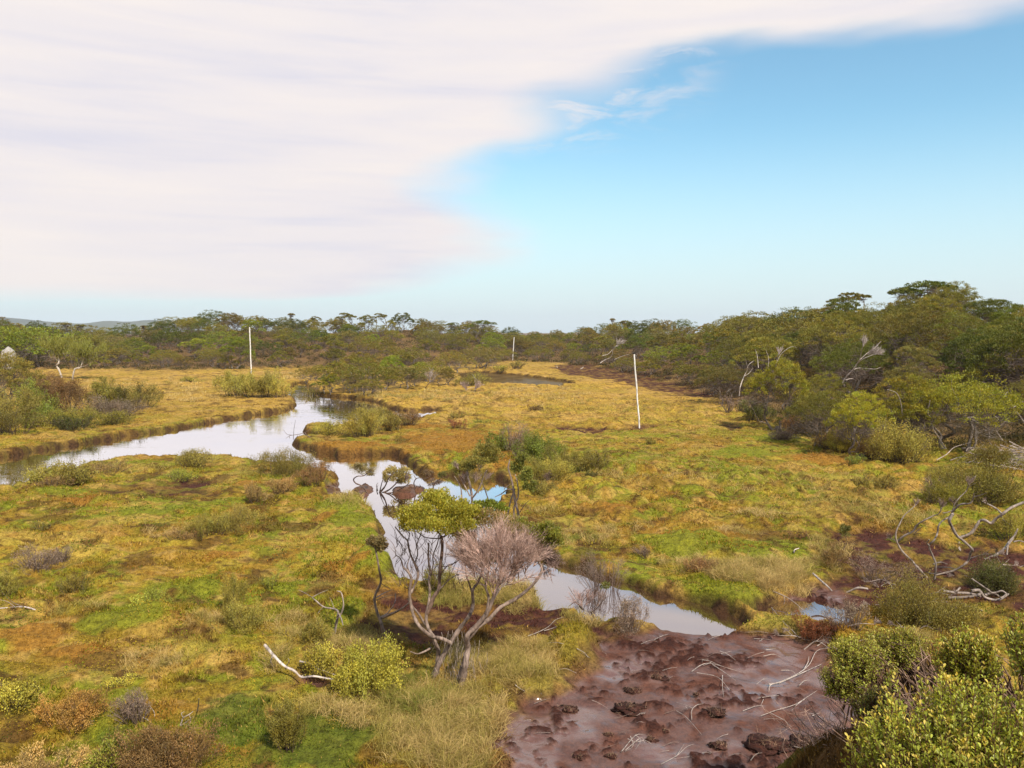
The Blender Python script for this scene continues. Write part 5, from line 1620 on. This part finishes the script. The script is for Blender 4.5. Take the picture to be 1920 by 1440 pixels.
STK = [
    ([Z8((620, 465), (660, 440), (700, 437), (780, 460), (830, 472)), Z8((700, 437), (760, 480), (790, 500)), Z8((640, 470), (720, 490), (770, 540)), Z8((740, 480), (740, 530), (745, 565))], 'spray of thin pale twigs in the middle of the mud'),
    ([Z8((920, 515), (960, 510), (1030, 480), (1080, 440), (1110, 385), (1170, 370)), Z8((1060, 455), (1075, 430), (1078, 405)), Z8((960, 512), (1060, 470), (1130, 435)), Z8((940, 512), (925, 525), (922, 545))], 'long white branch reaching from the mud towards the leafy bush'),
    ([Z8((1010, 300), (1050, 340), (1110, 345), (1170, 360)), Z8((930, 210), (980, 275), (1010, 300))], 'thin branch running down from the little pool onto the mud'),
    ([Z8((1115, 290), (1120, 320), (1160, 335), (1210, 340)), Z8((1110, 365), (1140, 352), (1190, 362))], 'curled grey branch at the mud edge by the leafy bush'),
    ([Z8((890, 640), (950, 620), (1020, 600), (1060, 575), (1110, 540)), Z8((930, 630), (980, 660), (1010, 685)), Z8((1060, 575), (1030, 600), (1010, 620))], 'forked white branch low on the mud'),
    ([Z8((620, 655), (620, 620), (640, 600), (665, 592)), Z8((560, 620), (600, 650), (660, 715))], 'bent white twig beside a dark clod'),
    ([Z8((345, 780), (400, 720), (440, 715)), Z8((360, 775), (420, 730), (435, 745)), Z8((370, 730), (400, 745), (440, 735)), Z8((380, 720), (390, 760), (360, 780)), Z8((400, 715), (420, 740), (400, 770))], 'small bundle of crossed white twigs at the front of the mud'),
    ([Z8((500, 830), (560, 800), (600, 765), (630, 750)), Z8((560, 800), (580, 770), (590, 750))], 'straw coloured twig at the front of the mud'),
    ([Z8((1040, 520), (1060, 505), (1080, 500)), Z8((970, 460), (1010, 465), (1030, 480))], 'short pale twig above the forked branch'),
    ([Z8((1080, 630), (1110, 640), (1140, 660)), Z8((1090, 640), (1120, 628))], 'short twig by the dark peat step'),
    ([Z8((820, 620), (870, 605), (900, 600))], 'slender twig between the clods'),
    ([Z8((880, 570), (930, 565), (960, 560)), Z8((900, 575), (890, 600))], 'pale twig above the slender one'),
    ([Z8((730, 385), (760, 400), (790, 420)), Z8((735, 395), (775, 385))], 'fine twig near the top of the mud'),
    ([Z8((900, 405), (940, 400), (970, 410)), Z8((910, 380), (950, 375))], 'fine twig below the blue pool'),
    ([Z8((1060, 835), (1090, 805), (1115, 780)), Z8((1020, 760), (1060, 775), (1080, 790))], 'twig in the dark peat under the leafy bush'),
    ([Z8((850, 815), (870, 795), (895, 785))], 'stubby root end at the lower edge of the mud'),
    ([Z8((0, 400), (10, 440), (30, 490)), Z8((30, 355), (100, 355), (160, 380), (220, 410)), Z8((170, 375), (200, 395), (215, 410))], 'arched root crossing the mossy lump'),
    ([[(966, 1288), (974, 1296), (984, 1300)]], 'white root stub at the grassy edge of the mud'),
    ([[(868, 1326), (874, 1342), (884, 1356), (894, 1358)], [(874, 1342), (870, 1352)]], 'curved pale root at the tip of the grassy bank'),
    ([[(990, 1196), (1008, 1190), (1028, 1180), (1042, 1166), (1058, 1160)], [(1020, 1186), (1032, 1184), (1050, 1176)]], 'bent grey branch on the peat behind the mossy lump'),
]
for i, (paths, lab) in enumerate(STK):
    stick_on_mud(paths, lab, 200 + i, 2.6 if i != 1 else 4.2)


def litter():
    rng = np.random.default_rng(71)
    spots = []
    while len(spots) < 60:
        px, py = rng.uniform(930, 1640), rng.uniform(1185, 1435)
        a = at(px, py, -0.18)
        if sdf(np.array([a[0]]), np.array([a[1]]), mud_main)[0] < -0.12:
            spots.append((px, py))
    for i, (px, py) in enumerate(spots):
        a = rng.uniform(-0.9, 0.9) + (math.pi if rng.random() < .5 else 0)
        l = rng.uniform(6, 22)
        k = rng.normal() * 0.3
        pts = [(px, py), (px + math.cos(a) * l, py + math.sin(a + k) * l * 0.5), (px + math.cos(a + k) * l * 2, py + math.sin(a) * l)]
        paths = [pts]
        if rng.random() < 0.5:
            paths.append([pts[1], (pts[1][0] + rng.normal() * l * .6, pts[1][1] + rng.normal() * l * .4)])
        stick_on_mud(paths, 'fine broken twig lying on the wet red mud', 300 + i, rng.uniform(1.0, 1.9), 'fine twigs littering the mud', (WHITE if rng.random() < .5 else GREYB), 'twig')


litter()


def clod(px, py, wpx_, hpx_, label, seed, roots=10):
    """torn lump of peat bristling with rootlets"""
    rng = np.random.default_rng(seed)
    g = drop(px, py)
    r, h = wpx_ * 0.8 / F * g[1] / 2, hpx_ * 0.24 / F * g[1]
    nu, nv = 26, 14
    b = Buf()
    u = np.arange(nu) * 2 * math.pi / nu
    v = np.linspace(-0.35, 1, nv) * math.pi / 2
    U, V = np.meshgrid(u, v)
    d = np.stack([np.cos(U) * np.cos(V), np.sin(U) * np.cos(V), np.sin(V)], -1).reshape(-1, 3)
    q = d * 2.2 + seed
    nz = fbm(q[:, 0] + q[:, 2] * 1.7, q[:, 1] - q[:, 2] * 1.3, seed, 4) - 0.5
    nz2 = vnoise(q[:, 0] * 4 + q[:, 2] * 5, q[:, 1] * 4, seed + 3) - 0.5
    p = d * np.array([r, r * 0.8, h]) * (1 + 1.5 * nz + 0.75 * nz2)[:, None]
    i = np.arange(nv - 1)[:, None] * nu
    k = np.arange(nu)[None]
    k2 = (k + 1) % nu
    f = np.stack([i + k, i + k2, i + nu + k2, i + nu + k], -1).reshape(-1, 4)
    b.add(p, f, CG['peat'][None] * (0.35 + 0.6 * rng.random((len(p), 1))))
    m = 170
    o = p[rng.integers(0, len(p), m)]
    blades(b, o, norm(rdir(m, rng) + np.array([0, 0, 0.4])), r * (0.3 + 0.5 * rng.random(m)), 0.004, np.array((0.26, 0.17, 0.11)) * (0.5 + rng.random((m, 1))), rng)
    o = b.build('peat_clod', M_BARK)
    o.location = g
    tag(o, label, 'clod')


for i, (px, py, w, h, lab) in enumerate([(1232, 1272, 46, 18, 'rooty peat clod in the middle of the mud'), (1180, 1330, 66, 22, 'largest dark peat clod on the mud'), (1340, 1335, 46, 16, 'flat dark clod beside the bent white twig'), (1247, 1372, 18, 14, 'small round clod behind the bundle of twigs'),
                                         (1348, 1398, 40, 22, 'dark clod standing at the front of the mud'), (1220, 1388, 26, 14, 'small clod next to the bundle of twigs'), (1140, 1378, 24, 12, 'little clod at the front of the mud'), (1305, 1302, 14, 8, 'tiny round clod below the spray of twigs'),
                                         (1188, 1295, 40, 12, 'low ragged clod on the paler mud'), (1065, 1330, 40, 12, 'low clod with roots near the grassy bank'), (1440, 1395, 90, 26, 'broad dark peat step under the forked branch'), (1520, 1400, 100, 34, 'mossy dark peat step at the bush foot'),
                                         (1090, 1418, 30, 12, 'small clod at the lower photo edge'), (1146, 1418, 26, 12, 'second small clod at the lower photo edge')]):
    clod(px, py, w, h, lab, 400 + i)

# ------------------------------------------------------------------ marker poles
def marker_pole(px, pyb, pxt, pyt, r, label, depth=None):
    g = drop(px, pyb) if depth is None else np.array([(px - 960) / F * depth, depth, gz((px - 960) / F * depth, depth)])
    top = P(pxt, pyt, g[1])
    b, c = Buf(), Buf()
    path = np.linspace(0, 1, 9)[:, None] * (top - g)[None]
    path[0, 2] -= 0.3
    path[1:-1, 0] += 0.012 * np.sin(np.arange(1, 8) * 1.7)
    tube(b, path, r, r * 0.92, 12, (0.8, 0.8, 0.8))
    t = top - g
    u = t / np.linalg.norm(t)
    tube(c, np.array([t + u * 0.0, t + u * 0.03, t + u * 0.07]), r * 1.15, r * 1.0, 12, (0.03, 0.03, 0.03))
    o = b.build('marker_pole', M_PAINT, None, True)
    o.location = g
    tag(o, label, 'pole', 'white poles across the marsh')
    c.build('top_cap', M_BARK, o)


marker_pole(1199, 801, 1189, 664, 0.042, 'nearest and tallest looking white pole, leaning, on the golden flat')
marker_pole(471, 699, 468, 613, 0.070, 'white pole standing behind the shrub bank by the channel')
marker_pole(961, 676, 964, 632, 0.075, 'farthest white pole between the pond and the scrub')


def boulder():
    rng = np.random.default_rng(3)
    g = np.array([(16 - 960) / F * 100.0, 100.0, 0])
    top = P(16, 653, 100)[2]
    nu, nv = 20, 10
    U, V = np.meshgrid(np.arange(nu) * 2 * math.pi / nu, np.linspace(-1, 1, nv) * math.pi / 2)
    d = np.stack([np.cos(U) * np.cos(V), np.sin(U) * np.cos(V), np.sin(V)], -1).reshape(-1, 3)
    zb = gz(g[0], g[1])
    h = (top - zb)
    d = np.sign(d) * np.abs(d) ** 0.7
    p = d * np.array([0.8, 0.7, h * 0.5]) * (1 + 0.5 * (fbm(d[:, 0] * 1.5 + d[:, 2], d[:, 1] * 1.5 + d[:, 2], 9, 3) - 0.5))[:, None]
    i = np.arange(nv - 1)[:, None] * nu
    k = np.arange(nu)[None]
    f = np.stack([i + k, i + (k + 1) % nu, i + nu + (k + 1) % nu, i + nu + k], -1).reshape(-1, 4)
    b = Buf()
    b.add(p, f, (0.36, 0.34, 0.32))
    o = b.build('boulder', M_DEAD, None, True)
    o.location = (g[0], g[1], zb + h * 0.5)
    tag(o, 'pale rounded boulder showing above the flat brown tree', 'boulder')


boulder()

# ------------------------------------------------------------------ leafy bushes close to the viewer
def leafy_bush(px, py, rxp, rzp, depth, shoots, leaf, label, seed, col=(0.345, 0.375, 0.050), tip=(0.68, 0.52, 0.11), per=18, asp=0.46, ydepth=1.0, tipshare=0.5, wood=60):
    rng = np.random.default_rng(seed)
    c = P(px, py, depth)
    rad = np.array([rxp / F * depth, rxp / F * depth * ydepth, rzp / F * depth])
    base = np.array([c[0] + 0.5, c[1] + 0.1, gz(c[0] + 0.5, c[1] + 0.1)])
    sb, fb = Buf(), Buf()
    nl = 9
    lob = rdir(nl, rng) * 0.55
    lob[:, 2] = np.abs(lob[:, 2]) * 0.8 - 0.1
    ltone = 0.85 + 0.3 * rng.random(nl)
    Bp, Dp, Cp, Lp = [], [], [], []
    for i in range(shoots):
        k = i % nl
        d = rdir(1, rng)[0]
        d[2] = abs(d[2]) * 1.1 - 0.25
        d = norm(d)
        t = (lob[k] + d * 0.55 * (0.75 + 0.35 * rng.random()))
        tipp = c + t * rad
        inner = c + t * rad * 0.45 - np.array([0, 0, 0.3]) * rad
        ln = leaf * (5.5 + 3 * rng.random())
        sd2 = norm(norm(tipp - inner) * 0.7 + np.array([0, 0, 1.0]) + rng.normal(size=3) * 0.15)
        st = tipp - sd2 * ln
        tube(sb, catmull([inner * 0.6 + st * 0.4, st, tipp], 3), leaf * 0.09, leaf * 0.05, 3, (0.16, 0.085, 0.05), 0, rng)
        n = per
        q = np.sort(rng.random(n))
        ang = np.arange(n) * 2.39996 + rng.random() * 6
        u = norm(np.cross(sd2, np.array([0.3, 0.8, 0.1])))
        w = np.cross(sd2, u)
        out = np.cos(ang)[:, None] * u + np.sin(ang)[:, None] * w
        tilt = (0.35 + 0.9 * q)[:, None]
        dd = norm(out + sd2[None] * tilt + rng.normal(size=(n, 3)) * 0.15)
        Bp.append(st + sd2[None] * (q * ln)[:, None])
        Dp.append(dd)
        tone = ltone[k] * (0.8 + 0.4 * rng.random())
        cc = np.array(col)[None] * tone * (0.75 + 0.5 * rng.random((n, 1)))
        if rng.random() < tipshare:
            wq = (np.clip((q - 0.72) / 0.28, 0, 1) ** 0.8)[:, None]
            cc = cc * (1 - wq) + np.array(tip)[None] * (0.8 + 0.4 * rng.random()) * wq
        Cp.append(cc)
        Lp.append(leaf * (0.65 + 0.55 * rng.random(n)) * (1.1 - 0.35 * q))
    Bp, Dp, Cp, Lp = map(np.concatenate, (Bp, Dp, Cp, Lp))
    n = len(Bp)
    s = norm(np.cross(Dp, np.array([0, 0, 1.0]) + rng.normal(size=(n, 3)) * 0.35))
    nn = np.cross(s, Dp)
    L, Wd = Lp[:, None], Lp[:, None] * asp
    v = np.stack([Bp, Bp + Dp * L * 0.45 + s * Wd * 0.42 + nn * Wd * 0.12, Bp + Dp * L * 0.75 + s * Wd * 0.46 + nn * Wd * 0.12, Bp + Dp * L - nn * Wd * 0.1, Bp + Dp * L * 0.75 - s * Wd * 0.46 + nn * Wd * 0.12, Bp + Dp * L * 0.45 - s * Wd * 0.42 + nn * Wd * 0.12,
                  Bp + Dp * L * 0.6 - nn * Wd * 0.02], 1).reshape(-1, 3)
    i = np.arange(n)[:, None] * 7
    f = np.concatenate([i + np.array([[0, 1, 6]]), i + np.array([[1, 2, 6]]), i + np.array([[2, 3, 6]]), i + np.array([[3, 4, 6]]), i + np.array([[4, 5, 6]]), i + np.array([[5, 0, 6]])])
    fb.add(v, f, np.repeat(np.clip(Cp, 0.004, 1), 7, 0))
    for j in range(wood):
        e = c + (lob[j % nl] * 0.8 + rng.normal(size=3) * 0.18) * rad
        a = base + np.array([rng.normal() * 0.18, rng.normal() * 0.18, -0.1])
        tube(sb, limb(a, e, rng, 0.05, 0.05, 5), 0.008 + 0.006 * rng.random(), 0.004, 4, np.array((0.19, 0.125, 0.09)) * (0.7 + 0.6 * rng.random()), 0.2, rng)
    r = empty('leafy_bush', base, label, 'bush')
    shift(sb, base)
    shift(fb, base)
    sb.build('stem', M_BARK, r)
    fb.build('foliage', M_LEAF_NEAR, r)


leafy_bush(1850, 1430, 235, 195, 4.2, 1250, 0.036, 'nearest large leafy bush with orange young tips', 501, tipshare=0.55, ydepth=0.9)
leafy_bush(1960, 1215, 100, 95, 4.6, 330, 0.036, 'tall leafy bush reaching in at the photo edge above the nearest one', 502, tipshare=0.25)
leafy_bush(1815, 1230, 66, 70, 5.4, 300, 0.034, 'upright leafy bush between the nearest bush and the log tangle', 503, tipshare=0.35)
leafy_bush(1612, 1238, 66, 60, 6.9, 380, 0.030, 'round leafy bush overlooking the mud', 508, col=(0.36, 0.385, 0.058), tip=(0.56, 0.50, 0.10), tipshare=0.8, per=16)
leafy_bush(1682, 1208, 64, 46, 7.2, 300, 0.030, 'broad-topped leafy bush behind the one overlooking the mud', 504, col=(0.36, 0.385, 0.058), tip=(0.56, 0.50, 0.10), tipshare=0.8, per=16)
leafy_bush(1580, 1268, 46, 32, 6.9, 200, 0.028, 'low leafy lobe bush overhanging the mud', 505, col=(0.33, 0.35, 0.055), tip=(0.34, 0.31, 0.07), per=16)
leafy_bush(1642, 1322, 46, 46, 6.0, 150, 0.028, 'small yellowish leafy bush below the broad-topped one', 506, col=(0.20, 0.215, 0.035), tip=(0.34, 0.30, 0.06), per=14)
leafy_bush(1700, 1430, 60, 50, 4.6, 150, 0.032, 'small leafy bush at the lower edge beside the nearest one', 507, tipshare=0.4)


def bare_stems(px, py, depth, n, spreadpx, hpx, label, seed):
    rng = np.random.default_rng(seed)
    c = P(px, py, depth)
    g = np.array([c[0], c[1], gz(c[0], c[1])])
    b = Buf()
    for i in range(n):
        a = np.array([rng.normal() * spreadpx / F * depth * 0.6, rng.normal() * 0.35, -0.05])
        a[2] += gz(g[0] + a[0], g[1] + a[1]) - g[2]
        h = hpx / F * depth * (0.5 + 0.6 * rng.random())
        e = a + np.array([rng.normal() * 0.22, rng.normal() * 0.2, h])
        p = limb(a, e, rng, 0.06, 0, 5)
        tube(b, p, 0.006, 0.0025, 3, np.array((0.36, 0.235, 0.18)) * (0.6 + 0.7 * rng.random()), 0, rng)
        m = 10
        blades(b, p[rng.integers(3, len(p), m)], norm(np.array([0, 0, 0.8]) + rdir(m, rng)), 0.18 * (0.4 + rng.random(m)), 0.004, np.array((0.40, 0.28, 0.22)) * (0.6 + 0.7 * rng.random((m, 1))), rng)
    o = b.build('bare_shrub', M_BARK)
    o.location = g
    tag(o, label, 'shrub')


bare_stems(1715, 1330, 6.3, 60, 40, 95, 'leafless brown shrub between the leafy bushes', 511)
bare_stems(1640, 1430, 5.8, 60, 50, 80, 'leafless reddish brown shrub at the lower edge by the mud', 512)
bare_stems(1560, 1345, 8.2, 60, 40, 70, 'grey leafless brush at the mud edge', 513)

# ------------------------------------------------------------------ moss and grass
def moss_cover():
    rng = np.random.default_rng(81)
    n = 430000
    r = 6.8 * np.exp(rng.random(n) ** 1.15 * math.log(62 / 6.8))
    r[:25000] = 3.2 + 3.6 * rng.random(25000)
    th = rng.uniform(-0.64, 0.68, n)
    x, y = r * np.sin(th), r * np.cos(th)
    c, wet, moss = ground_colour(x, y)
    patch = fbm(x / 0.8, y / 0.8, 301, 3)
    keep = (rng.random(n) < moss * (0.35 + 1.3 * sstep(patch, 0.35, 0.6)))
    x, y, c, r, patch = x[keep], y[keep], c[keep], r[keep], patch[keep]
    z = height(x, y)
    n = len(x)
    h = (0.022 + 0.05 * rng.random(n) ** 2 + 0.05 * sstep(patch, 0.5, 0.7)) * (r / 10) ** 0.1 * np.interp(r, [0, 20, 60], [1, 1, 0.8])
    d = norm(np.array([0, 0, 1.0]) + rng.normal(size=(n, 3)) * np.array([0.55, 0.55, 0.2]))
    b = Buf()
    straw = (rng.random(n) < 0.10)[:, None]
    h = np.where(straw[:, 0], h * 0.8, h)
    cc = np.where(straw, CG['straw'][None], c) * (0.85 + 0.7 * rng.random((n, 1)))
    blades(b, np.stack([x, y, z - 0.008], 1), d, h, h * 0.16 + 0.0007 * r, cc, rng)
    # flat-leaved herbs in patches
    n = 90000
    r = 7.0 * np.exp(rng.random(n) * math.log(30 / 7.0))
    th = rng.uniform(-0.6, 0.6, n)
    x, y = r * np.sin(th), r * np.cos(th)
    c, wet, moss = ground_colour(x, y)
    pn = fbm(x / 0.7, y / 0.7, 333, 3)
    keep = (moss > 0.7) & (pn > 0.56)
    x, y, c, pn, r = x[keep], y[keep], c[keep], pn[keep], r[keep]
    n = len(x)
    pal = np.array([CG['green'] * 1.25, CG['yellow'] * 1.1, CG['lush'] * 1.1, CG['rust'] * 1.1])
    pk = np.floor(vnoise(x / 1.3, y / 1.3, 334) * 3.999).astype(int)
    col = pal[pk] * (0.7 + 0.7 * rng.random((n, 1)))
    z = height(x, y) + (0.01 + 0.07 * (pn - 0.56) / 0.2 * rng.random(n))
    leaves(b, np.stack([x, y, z], 1), norm(rdir(n, rng) + np.array([0, 0, 0.5])), 0.012 + 0.0016 * r, 0.007 + 0.0010 * r, col, rng)
    tag(b.build('moss', M_GRASS), 'short moss and sedge covering the marsh in green, olive and rust', 'moss', kind='stuff')


def dry_grass():
    rng = np.random.default_rng(82)
    b = Buf()
    S, O, G2 = np.array((0.56, 0.41, 0.165)), np.array((0.38, 0.31, 0.085)), np.array((0.25, 0.26, 0.055))
    areas = [  # px, py, rx, ry, tussocks, blade length, colours
        (905, 1238, 80, 24, 44, .26, (S, O, O)), (985, 1232, 60, 22, 34, .26, (S, O, S)), (960, 1265, 70, 26, 46, .24, (S, O)), (880, 1330, 60, 50, 60, .26, (S, S, O)), (820, 1320, 70, 60, 70, .26, (S, O, G2)), (760, 1300, 60, 40, 46, .24, (S, O, G2)), (850, 1400, 60, 50, 60, .3, (S, S, O)),
        (760, 1400, 60, 40, 34, .24, (S, O)), (700, 1340, 60, 40, 30, .22, (O, S)), (620, 1330, 60, 20, 20, .2, (O, S)), (650, 1210, 60, 26, 30, .22, (S, O)), (560, 1180, 50, 24, 22, .22, (S, O)), (700, 1230, 40, 24, 24, .22, (O, S)), (520, 1240, 40, 16, 12, .2, (S, O)),
        (905, 1105, 70, 18, 50, .26, (S, O, O)), (980, 1118, 50, 16, 36, .26, (S, O)), (840, 1110, 40, 16, 24, .24, (O, G2)), (1435, 1080, 80, 24, 90, .32, (S, S * 1.05, O)), (1370, 1078, 50, 16, 34, .26, (S, O)), (1480, 1095, 40, 12, 20, .28, (S, S)), (1290, 1060, 60, 14, 20, .2, (O, S)),
        (1420, 970, 30, 8, 14, .25, (S,)), (1390, 1000, 40, 8, 10, .2, (S, O)), (1180, 990, 60, 10, 14, .2, (S, O)), (1100, 1010, 60, 14, 20, .2, (O, G2, S)), (655, 928, 16, 6, 10, .25, (S,)), (660, 948, 40, 9, 24, .25, (O, S)), (1560, 1025, 40, 12, 18, .25, (O, S)),
        (1530, 1060, 40, 14, 16, .25, (O, S)), (1690, 1220, 60, 14, 20, .25, (O, S)), (1100, 1150, 50, 14, 16, .22, (S, O)), (280, 1240, 60, 14, 12, .18, (S, O)), (390, 1170, 40, 12, 10, .2, (S, O)),
        (330, 1000, 60, 8, 12, .2, (S,)), (260, 880, 60, 8, 12, .2, (S, O)), (130, 1150, 70, 14, 8, .18, (S, O)), (760, 740, 90, 8, 60, .35, (S, S, O)), (700, 745, 40, 5, 20, .4, (S, O)), (860, 745, 70, 10, 40, .3, (S, O)), (1010, 740, 100, 12, 50, .3, (S, S)), (240, 720, 160, 14, 60, .3, (S, S, O)),
        (380, 740, 80, 14, 40, .3, (S, S)), (540, 705, 40, 6, 24, .35, (S,)), (1100, 760, 120, 14, 50, .25, (S, O)), (1000, 960, 50, 10, 12, .2, (O, S)), (1230, 880, 140, 30, 50, .18, (S, O)), (1450, 900, 150, 24, 50, .18, (S, O)), (1600, 950, 90, 20, 34, .22, (S, O)), (1700, 970, 60, 16, 24, .25, (O, S))]
    SPOTS, si, hi = [], 0, 0
    for px, py, rx, ry, nt, L, cols in areas:
        for i in range(nt):
            a, q = rng.random() * 6.283, math.sqrt(rng.random())
            g = at(px + rx * q * math.cos(a), py + ry * q * math.sin(a))
            m = 70 if g[1] < 20 else 34
            SPOTS.append((g[None, :2] + rng.normal(size=(m, 2)) * (0.07 if g[1] < 20 else 0.2), g))
    allp = np.concatenate([q[0] for q in SPOTS])
    HT = height(allp[:, 0], allp[:, 1])
    for px, py, rx, ry, nt, L, cols in areas:
        for i in range(nt):
            o, g = SPOTS[si]
            si += 1
            m = len(o)
            z = HT[hi:hi + m]
            hi += m
            ok = z > WZ + 0.03
            if not ok.any():
                continue
            o, z = o[ok], z[ok]
            m = len(o)
            lean = rng.normal(size=(m, 2)) * 0.5 + rng.normal(size=2) * 0.25
            d = norm(np.concatenate([lean, np.ones((m, 1))], 1))
            l = L * (0.5 + 0.7 * rng.random(m))
            c = cols[rng.integers(len(cols))][None] * (0.6 + 0.7 * rng.random((m, 1)))
            base = np.concatenate([o, (z - 0.01)[:, None]], 1)
            w = max(0.0045, 0.00035 * g[1])
            # two joined pieces: upright lower half, drooping tip
            k = base + d * (l * 0.6)[:, None]
            s = norm(np.cross(d, rng.normal(size=(m, 3))))
            d2 = norm(d * 0.75 + np.concatenate([lean * 0.9, -0.35 * np.ones((m, 1))], 1))
            t = k + d2 * (l * 0.5)[:, None]
            v = np.stack([base - s * w / 2, base + s * w / 2, k + s * w * .4, k - s * w * .4, t], 1).reshape(-1, 3)
            ii = np.arange(m)[:, None] * 5
            cc = np.repeat(c, 5, 0)
            b.add(v, ii + np.array([[0, 1, 2, 3]]), cc)
            b.f.append((ii + np.array([[3, 2, 4]])) + b.n - len(v))
    tag(b.build('grass', M_GRASS), 'dry straw coloured grass tussocks on the banks and meadow', 'grass', kind='stuff')


moss_cover()
dry_grass()


# ------------------------------------------------------------------ the air between here and the far hills
def haze():
    b = Buf()
    x, y0, y1, z0, z1 = 4300, -4300, 4300, -3.0, 90.0
    v = [(-x, y0, z0), (x, y0, z0), (x, y1, z0), (-x, y1, z0), (-x, y0, z1), (x, y0, z1), (x, y1, z1), (-x, y1, z1)]
    b.add(v, [[3, 2, 1, 0], [4, 5, 6, 7], [0, 1, 5, 4], [1, 2, 6, 5], [2, 3, 7, 6], [3, 0, 4, 7]], (1, 1, 1))
    m = bpy.data.materials.new('haze')
    m.use_nodes = True
    T = NT(m.node_tree)
    out = T.n('ShaderNodeOutputMaterial')
    p = T.n('ShaderNodeVolumePrincipled')
    p.inputs['Color'].default_value = (0.80, 0.88, 1.0, 1)
    p.inputs['Density'].default_value = 0.00015
    p.inputs['Anisotropy'].default_value = 0.0
    T.t.links.new(p.outputs[0], out.inputs['Volume'])
    tag(b.build('haze', m), kind='stuff')


haze()
